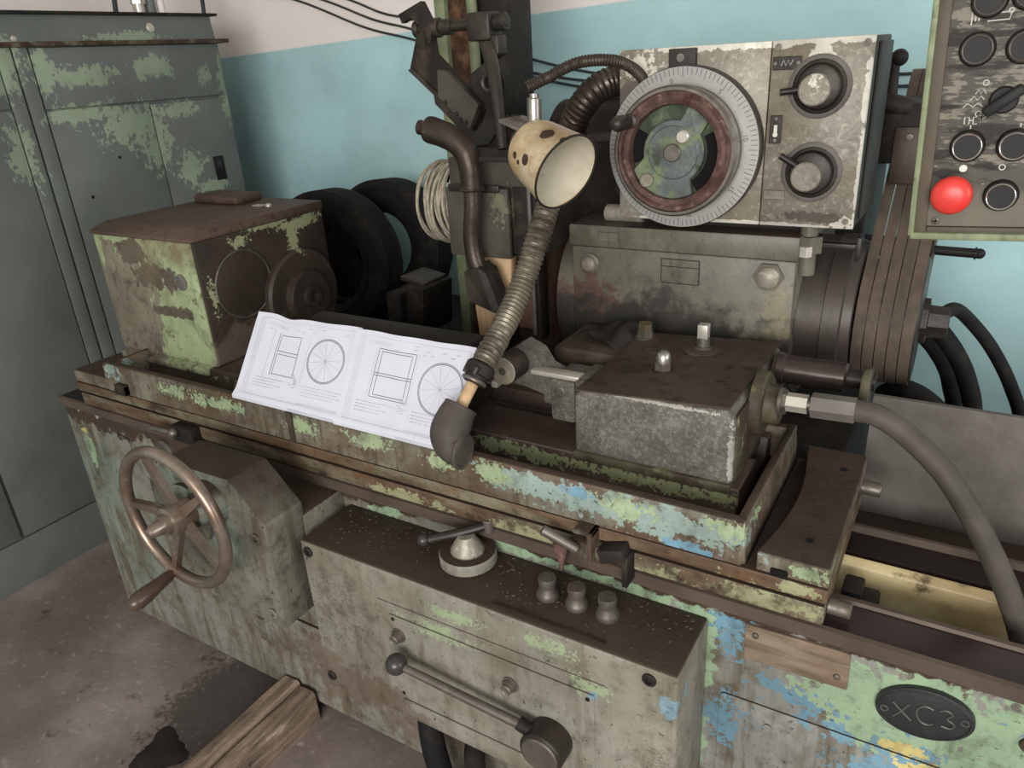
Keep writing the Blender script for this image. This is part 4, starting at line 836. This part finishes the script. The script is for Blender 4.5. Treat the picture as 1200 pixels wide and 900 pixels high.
single(t, 'wire_coil', 'wire_rope', (-1.16, 1.60, 1.21), 'coil of tan wire strands hanging beside the wheel guard', 'wire coil')
single(MB().prism([(-1.036, 1.205), (-.945, 1.205), (-.955, 1.08), (-.968, 1.0), (-1.055, .972), (-1.065, 1.10)], 'y', 1.518, 1.545, .002), 'wooden_board', 'wood', (-1.0, 1.53, .972), 'raw pale wooden board wedged under the wheel guard', 'board')
cp = thing('coolant_pipe', (-1.0, 1.455, 1.08), 'bent brown steel coolant pipe with bulbous elbow and wedge nozzle', 'pipe')
CY = 1.455
def pr(f):
    for a, b, r0, r1 in ((0, .06, .017, .017), (.06, .12, .017, .031), (.12, .30, .031, .029), (.30, .42, .030, .029), (.42, 1.01, .029, .027)):
        if f <= b: return r0 + (r1 - r0) * (f - a) / (b - a)
    return .027
MB().tube([(-1.135, CY, 1.515), (-1.10, CY, 1.508), (-1.05, CY, 1.492), (-1.018, CY, 1.470), (-1.003, CY, 1.44), (-1.0, CY, 1.40), (-1.0, CY, 1.375)], pr, 20, .006).build('elbow', 'pipe', cp)
MB().torus((-1.0, CY, 1.378), (0, 0, 1), .026, .004, 32, 8).build('collar', 'pipe', cp)
MB().tube([(-1.0, CY, 1.385), (-1.003, CY, 1.33), (-1.012, CY, 1.27), (-1.008, CY, 1.215), (-.997, CY, 1.185)], .0215, 18).build('down_pipe', 'pipe', cp)
MB().plate([(-1.028, CY - .022, 1.185), (-.985, CY - .026, 1.20), (-.95, CY - .03, 1.095), (-1.018, CY - .03, 1.115)], (0, 1, .1), .055).build('wedge_nozzle', 'oily_iron', cp)
MB().plate([(-.985, CY - .027, 1.20), (-.966, CY - .02, 1.185), (-.925, CY - .025, 1.085), (-.95, CY - .031, 1.095)], (0, 1, .1), .05).build('nozzle_cheek', 'dark_iron', cp)

# linkage above the guard
lk = thing('dresser_linkage', (-1.05, 1.6, 1.455), 'dark oily swing-arm linkage with cross shaft standing above the guard', 'linkage')
LY = 1.60
MB().cyl((-1.222, LY, 1.726), (-.968, LY, 1.728), .0125, n=18, b=.002).build('cross_shaft', 'oily_iron', lk)
for x, w, r in ((-1.222, .016, .019), (-1.165, .02, .022), (-1.135, .03, .018), (-.985, .03, .019)):
    MB().cyl((x - w / 2, LY, 1.7265), (x + w / 2, LY, 1.7265), r, n=22, b=.002).build('shaft_collar', 'oily_iron', lk)
MB().plate([(-1.262, LY - .02, 1.762), (-1.192, LY - .02, 1.785), (-1.165, LY - .02, 1.735), (-1.175, LY - .02, 1.69), (-1.20, LY - .02, 1.70), (-1.205, LY - .02, 1.735), (-1.225, LY - .02, 1.752), (-1.255, LY - .02, 1.742)], (0, 1, 0), .018).build('hook_plate', 'dark_iron', lk)
sl = MB().plate([(-1.205, LY - .03, 1.715), (-1.185, LY - .03, 1.72), (-1.18, LY - .03, 1.67), (-1.04, LY - .03, 1.54), (-1.065, LY - .03, 1.495), (-1.238, LY - .03, 1.635)], (0, 1, 0), .05).build('swing_plate', 'dark_iron', lk)
MB().plate([(-1.238, LY - .036, 1.637), (-1.228, LY - .036, 1.642), (-1.058, LY - .036, 1.505), (-1.065, LY - .036, 1.495)], (0, 1, 0), .012).build('plate_edge', 'oily_iron', sl)
MB().plate([(-1.145, LY - .042, 1.635), (-1.12, LY - .042, 1.63), (-1.035, LY - .042, 1.555), (-1.065, LY - .042, 1.50), (-1.15, LY - .042, 1.575)], (0, 1, 0), .014).build('cover_plate', 'guard', sl)
for (x, z) in ((-1.13, 1.562), (-1.10, 1.535), (-1.09, 1.522), (-1.075, 1.515)):
    MB().lathe([(0, .006), (.004, .005), (.004, 0)], (x, LY - .042, z), (0, -1, 0), 12).build('bolt_head', 'oily_iron', sl)
MB().plate([(-1.187, LY - .01, 1.585), (-1.178, LY - .01, 1.588), (-1.06, LY - .01, 1.505), (-1.02, LY - .01, 1.53), (-1.0, LY - .01, 1.50), (-1.035, LY - .01, 1.462), (-1.07, LY - .01, 1.458), (-1.185, LY - .01, 1.557)], (0, 1, 0), .06).build('lower_link', 'oily_iron', lk)
MB().box(-1.062, -1.0, LY - .03, LY + .03, 1.69, 1.75, .006).prism([(-1.045, 1.70), (-.985, 1.70), (-.985, 1.66), (-1.005, 1.65), (-1.025, 1.655)], 'y', LY - .02, LY + .02, .003).build('yoke', 'oily_iron', lk)
MB().tube([(-1.012, LY - .02, 1.68), (-.98, LY - .05, 1.60), (-.945, LY - .09, 1.46)], lambda f: .017 - .005 * f, 14).build('push_rod', 'oily_iron', lk)
MB().plate([(-1.08, LY, 1.62), (-1.01, LY, 1.66), (-.985, LY, 1.60), (-1.0, LY, 1.50), (-.96, LY, 1.46), (-1.10, LY, 1.45)], (0, 1, 0), .04).build('rear_web', 'dark_iron', lk)
MB().torus((-1.02, LY - .012, 1.60), (0, 1, 0), .018, .007, 24, 8).build('eye', 'oily_iron', lk)
MB().plate([(-1.0, LY - .03, 1.455), (-.97, LY - .03, 1.53), (-.955, LY - .03, 1.50), (-.945, LY - .03, 1.515), (-.93, LY - .03, 1.455)], (0, 1, 0), .012).build('fork', 'dark_iron', lk)

# ------------------------------------------------------------------ work lamp
O = Vector((-.650, 1.25, 1.453)); AX = Vector((.868, -.299, -.395)).normalized()
B_ = O - AX * .114
wl = thing('work_lamp', (-.80, 1.35, 1.462), 'cream enamel lamp shade with chipped rust spots on flexible conduit', 'lamp')
MB().lathe([(-.006, 0), (-.006, .032), (.0, .044), (.010, .053), (.03, .060), (.114, .0725), (.116, .0735), (.117, .0715), (.114, .0695), (.03, .057), (.012, .050), (.004, .042), (.004, 0)], B_, AX, 48).build('shade', 'lamp', wl)
MB().lathe([(.0062, 0), (.0062, .040), (.014, .0485), (.03, .0555), (.1135, .068), (.1135, .0693), (.03, .0569), (.0125, .0499), (.0045, .0415), (.0045, 0)], B_, AX, 48).build('reflector', 'lamp_in', wl)
MB().torus(B_ + AX * .1155, AX, .072, .0022, 48, 8).build('shade_rim', 'dark_iron', wl)
st_ = Vector((-.740, 1.30, 1.535))
MB().cyl(st_ + Vector((0, 0, -.03)), st_ + Vector((.002, 0, .045)), .0135, n=20, b=.002).cyl(st_ + Vector((.002, 0, .040)), st_ + Vector((.002, 0, .052)), .009, n=14).build('lamp_socket', 'steel', wl)
MB().plate([(-.80, 1.27, 1.545), (-.755, 1.27, 1.528), (-.715, 1.285, 1.52), (-.73, 1.36, 1.52), (-.80, 1.36, 1.545)], (0, 0, -1), .006).build('mount_plate', 'dull_steel', wl)
MB().tube([(-.80, 1.33, 1.54), (-.82, 1.36, 1.50), (-.82, 1.40, 1.468)], .012, 12).build('mount_stem', 'dark_iron', wl)
MB().sphere(B_ - AX * .004, .030, n=18).tube([B_ - AX * .01, B_ - AX * .03 + Vector((0, .01, .01)), st_ + Vector((0, 0, -.02))], .012, 12).build('swivel', 'oily_iron', wl)
MB().tube([(-.752, 1.30, 1.598), (-.72, 1.32, 1.612), (-.672, 1.36, 1.635), (-.62, 1.42, 1.632), (-.60, 1.49, 1.600), (-.61, 1.55, 1.55), (-.65, 1.62, 1.48), (-.70, 1.70, 1.42)], .0105, 12, ridge=.0012, pitch=.006).build('conduit', 'conduit_dark', wl)

# thick dark hose behind the lamp
single(MB().tube([(-.80, 1.60, 1.455), (-.79, 1.56, 1.50), (-.765, 1.55, 1.54), (-.735, 1.56, 1.575), (-.70, 1.60, 1.592), (-.665, 1.66, 1.575), (-.665, 1.74, 1.52), (-.68, 1.80, 1.45)], .031, 16, ridge=.0016, pitch=.010), 'exhaust_hose', 'pipe', (-.80, 1.60, 1.455), 'thick dark corrugated hose arching up behind the cream lamp', 'hose')

# flexible coolant hose with rubber elbow nozzle
fh = thing('coolant_hose', (-.76, 1.0, 1.0), 'grey corrugated coolant hose ending in a black rubber elbow', 'hose')
MB().tube([(-.80, 1.50, 1.47), (-.745, 1.40, 1.46), (-.715, 1.31, 1.40), (-.715, 1.24, 1.315), (-.722, 1.18, 1.235), (-.722, 1.105, 1.180), (-.7235, 1.038, 1.138)], .0225, 18, ridge=.0022, pitch=.0095).build('corrugated_tube', 'conduit', fh)
q0 = Vector((-.7235, 1.038, 1.138)); q1 = Vector((-.7365, .992, 1.0860)); qd = (q1 - q0).normalized()
MB().lathe([(-.004, .024), (0, .028), (.018, .028), (.02, .022), (.034, .021), (.036, .018)], q0, qd, 24).build('clamp_collar', 'dark_iron', fh)
MB().torus(q0 + qd * .030, qd, .021, .004, 28, 8).build('clamp_ring', 'dull_steel', fh)
for k in range(3):
    a = 2 * k; _, uu, ww = frame(qd); pc = q0 + qd * .008 + (uu * math.cos(a) + ww * math.sin(a)) * .028
    MB().cyl(pc - ww * .004, pc + qd * .012 + uu * .004, .006, n=10).build('clamp_lug', 'oily_iron', fh)
MB().cyl(q0 + qd * .03, q1 + qd * .045, .0115, n=14).build('wooden_plug', 'wood', fh)
e0 = q1 + qd * .012
MB().tube([e0, e0 + qd * .022, e0 + qd * .045 + Vector((.002, -.004, -.008)), e0 + qd * .058 + Vector((.018, -.002, -.020)), e0 + qd * .062 + Vector((.040, .0, -.022))], lambda f: .030 + .006 * math.sin(math.pi * min(1, f * 1.1)), 22, .004).build('rubber_elbow', 'grey_rubber', fh)
MB().torus(e0 + qd * .002, qd, .0285, .0035, 30, 8).build('elbow_lip', 'grey_rubber', fh)
MB().torus(e0 + qd * .062 + Vector((.036, .0, -.022)), (1, .03, -.05), .0305, .004, 30, 8).build('elbow_lip', 'grey_rubber', fh)

# ------------------------------------------------------------------ column behind the machine
cl_ = thing('steel_column', (-1.335, 2.05, 0), 'rust-flaked steel workshop column with a green painted pipe', 'column')
MB().box(-1.455, -1.418, 1.99, 2.14, 0, 3.3, .003).build('column_flange', 'green_pipe', cl_)
MB().box(-1.418, -1.32, 2.01, 2.14, 0, 3.3).build('column_web', 'rustcol', cl_)
MB().box(-1.30, -1.212, 2.0, 2.14, 0, 3.3, .003).box(-1.33, -1.29, 2.06, 2.14, 0, 3.3).build('column_flange', 'dark_iron', cl_)
MB().cyl((-1.318, 1.985, .9), (-1.318, 1.985, 3.3), .016, n=16).build('green_pipe', 'green_pipe', cl_)

# ------------------------------------------------------------------ bench, tyres and vise behind the machine
bn = thing('steel_bench', (-1.75, 2.2, 0), 'dark steel bench carrying the two tyres by the wall', 'bench')
MB().box(-2.60, -1.47, 1.80, 2.52, .69, .725, .003).build('bench_top', 'dark_iron', bn)
for x in (-2.57, -1.50):
    for y in (1.83, 2.49):
        MB().box(x - .025, x + .025, y - .025, y + .025, 0, .69).build('leg', 'dark_iron', bn)
def tyre(cx, cy, Rr, w, yaw, lean, label, rim=.155):
    prof = [(-w * .36, rim), (-w * .44, rim + .02), (-w * .5, rim + (Rr - rim) * .5), (-w * .46, Rr - .018), (-w * .36, Rr - .004)]
    nb = 5
    for k in range(nb):
        a = -w * .36 + w * .72 * k / nb; b = -w * .36 + w * .72 * (k + 1) / nb
        prof += [(a + .003, Rr), (b - .005, Rr), (b - .004, Rr - .006), (b - .001, Rr - .006)]
    prof += [(w * .36, Rr - .004), (w * .46, Rr - .018), (w * .5, rim + (Rr - rim) * .5), (w * .44, rim + .02), (w * .36, rim), (w * .30, rim + .012), (w * .42, Rr * .80), (w * .34, Rr - .022), (-w * .34, Rr - .022), (-w * .42, Rr * .80), (-w * .30, rim + .012)]
    ax = RZ(yaw) @ (RX(lean) @ Vector((0, 1, 0)))
    cz = .7255 + Rr * math.cos(math.radians(lean)) + w * .5 * abs(math.sin(math.radians(lean)))
    e = thing('car_tyre', (cx, cy, .7255), label, 'tyre', 'tyres on the bench')
    MB().lathe(prof, (cx, cy, cz), ax, 64, closed=True).build('tyre_body', 'dark_rubber', e)
    t = MB()
    for rr in (rim + .03, Rr - .035):
        t.torus(Vector((cx, cy, cz)) - ax * (w * .485), ax, rr, .002, 64, 6)
    t.build('sidewall_rib', 'dark_rubber', e)
    return e
tyre(-2.02, 2.00, .262, .15, 8, -4, 'black car tyre whose open face is half hidden by the headstock')
tyre(-1.99, 2.29, .258, .16, 4, -5, 'black car tyre leaning against the blue wall behind another tyre', .135)
dm = thing('oil_canister', (-2.41, 2.33, .7255), 'dark round oil canister on the bench behind the tyres', 'canister')
MB().lathe([(0, .135), (.004, .14), (.16, .14), (.165, .144), (.17, .14), (.36, .14), (.364, .135), (.39, .12), (.39, 0)], (-2.41, 2.33, .7255), (0, 0, 1), 40).build('drum_body', 'dark_iron', dm)
MB().cyl((-2.36, 2.28, 1.11), (-2.36, 2.28, 1.14), .03, n=20, b=.003).build('drum_cap', 'dark_iron', dm)
vz = thing('bench_vise', (-1.56, 1.93, .7255), 'black greasy cast-iron vise on the bench beside the tyres', 'vise')
MB().box(-1.66, -1.50, 1.84, 2.0, .7255, .80, .012).build('vise_base', 'dark_iron', vz)
MB().box(-1.65, -1.585, 1.83, 2.0, .80, .955, .012).build('fixed_jaw', 'dark_iron', vz)
MB().box(-1.565, -1.49, 1.83, 2.0, .82, .985, .012, rot=RY(6)).build('moving_jaw', 'dark_iron', vz)
MB().box(-1.60, -1.50, 1.86, 1.99, .985, 1.0, .004, rot=RY(10)).build('jaw_plate', 'conduit_dark', vz)

# ------------------------------------------------------------------ splash plate and rear hoses
sp_ = thing('splash_plate', (.3, 1.45, .766), 'grey upright sheet-metal splash plate behind the bed ways', 'splash guard')
MB().box(-.106, .90, 1.444, 1.450, .766, 1.022, .001).build('sheet', 'splash', sp_)
MB().box(-.106, .90, 1.450, 1.456, 1.01, 1.022, .001).build('folded_edge', 'splash', sp_)
single(MB().tube([(-.02, 1.78, 1.09), (.0, 1.84, 1.085), (.03, 1.92, 1.04), (.085, 1.95, .97), (.14, 1.95, .88), (.18, 1.93, .78), (.2, 1.9, .6), (.2, 1.88, .03)], .015, 14), 'black_hose', 'dark_rubber', (-.02, 1.78, .02), 'black hose with a small clamp leaving the pulley nut and hanging down', 'hose')
single(MB().tube([(-.12, 1.95, .995), (-.06, 1.92, 1.03), (.0, 1.9, .985), (.05, 1.9, .90), (.08, 1.9, .78), (.09, 1.9, .5), (.09, 1.9, .03)], .021, 14), 'black_hose', 'dark_rubber', (-.12, 1.95, .02), 'fat black hose looping down behind the grey splash plate', 'hose')
single(MB().tube([(-.12, 2.02, .93), (-.07, 1.98, .97), (-.02, 1.97, .93), (.02, 1.97, .85), (.04, 1.97, .7), (.04, 1.97, .03)], .018, 14), 'black_hose', 'dark_rubber', (-.12, 2.02, .02), 'inner black hose looping beneath the V-belts behind the splash plate', 'hose')
single(MB().tube([(-.105, 1.74, .90), (-.07, 1.70, .935), (-.02, 1.70, .915), (.03, 1.70, .86), (.06, 1.70, .76), (.06, 1.7, .03)], .024, 14), 'black_hose', 'dark_rubber', (-.105, 1.74, .02), 'short thick black hose right behind the splash plate edge', 'hose')

# ------------------------------------------------------------------ paper drawings
def sheet_fn(x0, x1, yo, curl):
    def fn(u, v, lift=0.0):
        x = x0 + (x1 - x0) * u
        # v: 0 bottom (hanging over the lip) .. 0.09 bend .. 1 top
        if v < .10:
            k = v / .10; y = .9768 - .0005 * k; z = .979 + .009 * k; nrm = Vector((0, -1, .0))
        else:
            k = (v - .10) / .90
            bend = min(1, k * 9)
            y = .9763 + .022 * bend * (2 - bend) * .5 + .098 * k; z = .988 + .006 * bend + .158 * k
            nrm = Vector((0, -.86, .5))
        wv = curl * math.sin(6.5 * u + 1.2) * max(0, v - .15) ** 2 + .0018 * math.sin(17 * u + 5 * v) * max(0, v - .2)
        cr = .014 * math.exp(-((u - .33) / .10) ** 2) * max(0, v - .6) * (1 if curl > .004 else 0)
        return Vector((x + .012 * (1 - u) * (v - .1) * (1 if curl > .004 else 0), y + yo + wv, z - cr)) + nrm * lift + Vector((0, yo * 0, 0))
    return fn
def paper(name_label, x0, x1, yo, curl, side):
    fn = sheet_fn(x0, x1, yo, curl)
    e = thing('drawing_sheet', ((x0 + x1) / 2, 1.0, .966), name_label, 'paper', 'technical drawings on the table')
    t = MB(); bm = t.bm; NU, NV = 40, 40; V = []
    for j in range(NV + 1):
        for i in range(NU + 1): V.append(bm.verts.new(fn(i / NU, j / NV)))
    for j in range(NV):
        for i in range(NU):
            a = j * (NU + 1) + i; bm.faces.new((V[a], V[a + 1], V[a + NU + 2], V[a + NU + 1]))
    bmesh.ops.recalc_face_normals(bm, faces=bm.faces[:])
    bmesh.ops.solidify(bm, geom=bm.faces[:], thickness=.0006)
    t.build('sheet', 'paper', e, angle=60)
    def lines(segs, w, material, nm):
        t = MB(); bm = t.bm
        for pts in segs:
            P = []
            for (a, b) in zip(pts[:-1], pts[1:]):
                n = max(2, int(math.hypot((b[0] - a[0]) * 1.6, b[1] - a[1]) / .03) + 1)
                for i in range(n): P.append((a[0] + (b[0] - a[0]) * i / n, a[1] + (b[1] - a[1]) * i / n))
            P.append(pts[-1])
            prev = None
            for i, p in enumerate(P):
                q = P[min(i + 1, len(P) - 1)]; o = P[max(i - 1, 0)]
                dx, dy = (q[0] - o[0]) * 1.6, q[1] - o[1]; l_ = math.hypot(dx, dy) or 1
                nx, ny = -dy / l_ * w / 1.6, dx / l_ * w
                A = bm.verts.new(fn(p[0] + nx, p[1] + ny, .0011)); B = bm.verts.new(fn(p[0] - nx, p[1] - ny, .0011))
                if prev: bm.faces.new((prev[0], A, B, prev[1]))
                prev = (A, B)
        o = t.build(nm, material, e, angle=180)
        o['kind'] = 'stuff'
    rect = lambda a, b, c_, d: [(a, b), (c_, b), (c_, d), (a, d), (a, b)]
    circ = lambda cx, cy, r: [(cx + r / 1.45 * math.cos(2 * math.pi * i / 40), cy + r * math.sin(2 * math.pi * i / 40)) for i in range(41)]
    rng = random.Random(side)
    if side == 1:
        bold = [rect(.30, .36, .50, .58), [(.30, .60), (.30, .80), (.50, .80), (.50, .58)], [(.30, .615), (.50, .615)], [(.28, .34), (.28, .82)], circ(.76, .60, .235), circ(.76, .60, .222)]
        cx_, cy_ = .76, .60
    else:
        bold = [rect(.24, .36, .56, .84), rect(.27, .385, .53, .815), [(.24, .60), (.56, .60)], [(.24, .575), (.56, .575)], circ(.80, .56, .25), circ(.80, .56, .237)]
        cx_, cy_ = .80, .56
    lines(bold, .0032, 'ink', 'drawn_views')
    thin = [rect(.10, .13, .97, .95), [(.06, .13), (.06, .95)], [(.08, .13), (.08, .95)], [(.06, .13), (.10, .13)], [(.06, .5), (.10, .5)], [(.06, .95), (.97, .95)], [(.13, .90), (.34, .90)], [(.13, .88), (.34, .88)]]
    for k in range(6):
        a = math.pi * k / 6 + .2; thin.append([(cx_ - .15 * math.cos(a), cy_ - .22 * math.sin(a)), (cx_ + .15 * math.cos(a), cy_ + .22 * math.sin(a))])
    thin += [[(.22, .32), (.22, .84)], [(.58, .32), (.58, .84)], [(.2, .30), (.6, .30)], [(.60, .20), (.60, .27)], [(.60, .14), (.97, .14)], [(.70, .10), (.70, .14)]]
    for k in range(7): thin.append([(.55 + .02 * k, .005), (.55 + .02 * k, .10)])
    for k in range(4): thin.append([(.55, .02 + .022 * k), (.96, .02 + .022 * k)])
    lines(thin, .0016, 'ink_light', 'thin_lines')
    txt = []
    for k in range(4):
        y = .30 - .032 * k
        for x_, x2 in ((.14, .40), (.62, .95)):
            x = x_
            while x < x2 - .05 * (k % 2):
                l_ = rng.uniform(.012, .04); txt.append([(x, y), (x + l_, y + .004)]); x += l_ + .008
    for k in range(10):
        x, y = rng.uniform(.14, .9), rng.uniform(.84, .92); txt.append([(x, y), (x + .03, y)])
    for k in range(12):
        x, y = .48 + rng.uniform(0, .05), .26 + .012 * k; txt.append([(x, y), (x + .03, y)])
    lines(txt, .0035, 'ink_light', 'fine_text')
paper('creased white sheet with engineering drawing lying nearer the headstock', -1.376, -1.052, 0.0, .0045, 1)
paper('flat white sheet with engineering drawing tucked under the rubber elbow', -1.062, -.762, -.0035, .0015, 2)

# ------------------------------------------------------------------ pendant control panel
pn = thing('control_panel', (-.0565, .90, 1.446), 'worn grey push-button control panel with red emergency mushroom button', 'control panel')
pn.rotation_euler = (0, math.radians(-2.2), 0)
PW, PH = .235, .42
fr = MB().box(0, .0055, .0, .085, .004, PH, .0012).box(PW - .006, PW, .0, .085, .004, PH, .0012).box(.002, PW - .002, .0, .085, 0, .0075, .002).box(.002, PW - .002, 0, .085, PH - .006, PH, .001)
fr.build('frame', 'panel_frame', pn, local=True)
MB().box(.005, .0165, .006, .02, .006, PH - .005, .001).box(.0168, PW - .005, .0064, .02, .0065, .0125, .001).build('frame_inside', 'panel_in', pn, local=True)
MB().box(.004, PW - .004, .02, .083, .006, PH - .004).build('case', 'panel_frame', pn, local=True)
MB().box(.0155, PW - .012, .010, .022, .0125, PH - .012, .0015).build('face_plate', 'panel', pn, local=True)
def at(px, pz): return Vector((px, .010, pz))
def rnd(prof, p, name, m, n=32, par=None):
    return MB().lathe(prof, p, (0, -1, 0), n).build(name, m, par or pn, local=True)
# pixel measured positions, metres from the lower left corner
def button(x, z, cap='black', ringm='chrome'):
    b = rnd([(0, .0158), (.002, .0158), (.004, .0148), (.009, .0140), (.009, 0)], at(x, z), 'push_button', 'dark_iron')
    MB().lathe([(.009, .0132), (.0115, .0130), (.0120, .0124), (.0115, .0117), (.009, .0117)], at(x, z), (0, -1, 0), 36, closed=True).build('button_ring', ringm, b, local=True)
    rnd([(.0088, .0117), (.0098, .0116), (.0098, 0)], at(x, z), 'button_cap', cap, 28, b)
    return b
BX1, BX2 = .0445, .0845
button(BX1, .0940); button(BX2, .0935); button(.0795, .0450)
for (x, z) in ((.0420, .184), (.0805, .183), (.0470, .226), (.0790, .229)):
    button(x, z, 'black', 'dull_steel')
for (x, z) in ((.125, .093), (.125, .0445), (.12, .182), (.112, .228)): button(x, z)
mb = rnd([(0, .012), (.012, .012), (.012, 0)], at(.0365, .0472), 'mushroom_button', 'dull_steel')
MB().lathe([(.010, 0), (.010, .017), (.013, .0192), (.018, .0187), (.022, .0155), (.0245, .009), (.025, 0)], at(.0365, .0472), (0, -1, 0), 40).build('mushroom_cap', 'red', mb, local=True)
ks = rnd([(0, .0125), (.004, .0125), (.006, .0110), (.006, 0)], at(.0700, .1365), 'rotary_switch', 'black')
q = MB().box(.0700 - .019, .0700 + .019, -.010, .006, .1365 - .005, .1365 + .005, .003, rot=RY(-36), about=(.0700, 0, .1365)); q.build('switch_bar', 'black', ks, local=True)
for (x, z) in ((.0245, .0185), (.0535, .1215), (PW - .025, .0185)):
    s_ = rnd([(0, .0042), (.0015, .0040), (.002, .003), (.002, 0)], at(x, z), 'panel_screw', 'dull_steel', 16)
    MB().box(x - .0026, x + .0026, .0076, .0082, z - .0005, z + .0005).box(x - .0005, x + .0005, .0076, .0082, z - .0026, z + .0026).build('screw_cross', 'hole', s_, local=True)
rnd([(0, .0036), (.0006, .0036), (.0006, 0)], at(.0435, .0720), 'white_dot', 'symbol', 16)
def sym(pts, r=.0006, name='panel_symbol'):
    MB().tube([Vector((x, .0098, z)) for (x, z) in pts], r, 5, smooth=False).build(name, 'symbol', pn, local=True)
def ring(x, z, r): sym([(x + r * math.cos(2 * math.pi * i / 14), z + r * math.sin(2 * math.pi * i / 14)) for i in range(15)])
ring(.0530, .1530, .0024); ring(.0500, .1245, .0024); ring(.0770, .0725, .0026)
def zig(x, z, dx, h): sym([(x + dx * i, z + (h if i % 2 else 0)) for i in range(5)])
zig(.0455, .1430, .0022, .004); zig(.0415, .1375, .0030, .0035); zig(.0360, .1310, .0042, .0035)
sym([(.0390, .1150), (.0390, .1215), (.0430, .1215), (.0430, .1150)]); sym([(.0500, .1215), (.0465, .1215), (.0465, .1150), (.0500, .1150)]); sym([(.0430, .1185), (.0465, .1185)])
sym([(.0450, .1140), (.0450, .1105)]); sym([(.0870, .1140), (.0870, .1105)])
sym([(.0340, .2060), (.0340, .2170), (.0370, .2200), (.0415, .2180)]); sym([(.0370, .2090), (.0370, .2150)]); sym([(.0400, .2090), (.0400, .2150)])
sym([(.0470, .2145), (.0640, .2145)]); sym([(.0470, .2080), (.0650, .2080), (.0660, .2150)]); ring(.0655, .2155, .002)
# support arm going up and back to the wall
MB().cyl((.12, .05, PH - .004), (.12, .05, .95), .024, n=20).build('pendant_tube', 'panel_frame', pn, local=True)
MB().tube([(.12, .05, .94), (.12, .12, .99), (.12, .3, 1.0), (.12, 1.0, 1.0), (.12, 1.698, 1.0)], .024, 16, .03).build('wall_arm', 'panel_frame', pn, local=True)

# ------------------------------------------------------------------ wall cables
WY = 2.588
for (pts, lab) in (([(-3.1, WY, 2.05), (-2.615, WY, 1.93), (-2.25, WY, 1.80), (-1.98, WY, 1.732), (-1.55, WY, 1.60), (-1.13, WY, 1.52), (-.6, WY, 1.478), (.4, WY, 1.455), (3.3, WY, 1.45)], 'lowest grey cable sagging across the wall behind the column'),
                   ([(-3.1, WY, 2.09), (-2.50, WY, 1.93), (-2.2, WY, 1.825), (-1.97, WY, 1.765), (-1.55, WY, 1.615), (-1.15, WY, 1.548), (-.7, WY, 1.512), (3.3, WY, 1.50)], 'middle grey cable sagging across the wall behind the column'),
                   ([(-3.1, WY, 2.13), (-2.39, WY, 1.93), (-2.15, WY, 1.845), (-1.96, WY, 1.80), (-1.5, WY, 1.65), (-1.15, WY, 1.575), (-.7, WY, 1.545), (3.3, WY, 1.53)], 'uppermost grey cable sagging across the wall behind the column')):
    single(MB().tube(pts, .0045, 8, .03), 'wall_cable', 'cable', (-2.4, WY, 1.7), lab, 'cable', 'cables along the wall')

# ------------------------------------------------------------------ floor things
bmw = thing('wooden_beam', (-1.395, .6, 0), 'weathered split wooden beam on the floor against the machine foot', 'beam')
def plank(x0, x1, z0, z1, y0, y1, seed, mb):
    rg = random.Random(seed); n = 12; t = bmesh.new(); rows = []
    for i in range(n + 1):
        y = y0 + (y1 - y0) * i / n; j = lambda: rg.uniform(-.003, .003)
        rows.append([t.verts.new((x + j(), y, z + j() if z > .01 else z)) for (x, z) in ((x0, z0), (x1, z0), (x1, z1 - .006), (x1 - .008, z1), (x0 + .008, z1), (x0, z1 - .006))])
    for A, B in zip(rows[:-1], rows[1:]):
        for k in range(6): t.faces.new((A[k], A[(k + 1) % 6], B[(k + 1) % 6], B[k]))
    t.faces.new(rows[0]); t.faces.new(rows[-1][::-1]); bmesh.ops.recalc_face_normals(t, faces=t.faces[:]); mb._merge(t); return mb
plank(-1.452, -1.392, 0, .100, .05, .992, 3, MB()).build('split_half', 'beam', bmw)
plank(-1.389, -1.325, 0, .096, .08, .985, 4, MB()).build('split_half', 'beam', bmw)
plank(-1.47, -1.454, 0, .03, .45, .90, 5, MB()).build('splinter', 'beam', bmw)
t = MB(); bm = t.bm; rg = random.Random(5); cen = bm.verts.new((-1.635, .70, .006)); rim_ = []; mid_ = []
for i in range(28):
    a = 2 * math.pi * i / 28; r = .066 + .018 * math.sin(3 * a + 1) + rg.uniform(-.006, .006) + (.03 if 26 > i > 22 else 0)
    mid_.append(bm.verts.new((-1.635 + .75 * r * math.cos(a), .70 + .95 * r * .75 * math.sin(a), .0055 + rg.uniform(-.001, .002))))
    rim_.append(bm.verts.new((-1.635 + r * math.cos(a), .70 + .95 * r * math.sin(a), .0008)))
for i in range(28):
    j = (i + 1) % 28; bm.faces.new((cen, mid_[i], mid_[j])); bm.faces.new((mid_[i], rim_[i], rim_[j], mid_[j]))
bm.faces.new(rim_[::-1])
bmesh.ops.recalc_face_normals(bm, faces=bm.faces[:])
single(t, 'oily_rag', 'rag', (-1.635, .70, 0), 'flat black oil-soaked rag on the concrete beside the wooden beam', 'rag')
# crack in the concrete and small chips on the apron top
t = MB(); rg = random.Random(11)
for k in range(260):
    x, y = rg.uniform(-1.06, -.29), .86 + .13 * rg.random() ** .6
    if abs(x + .728) < .06 and abs(y - .948) < .06: continue
    l_, w_ = rg.uniform(.0008, .0032) * (1.8 if rg.random() < .04 else 1), rg.uniform(.0005, .0014); a = rg.uniform(0, 180)
    t.box(x - l_, x + l_, y - w_, y + w_, .7652, .7652 + rg.uniform(.0006, .0018), rot=RZ(a))
o = single(t, 'metal_swarf', 'chip', (-.68, .92, .765), 'scattered metal swarf chips on the dirty apron top', 'swarf'); o['kind'] = 'stuff'
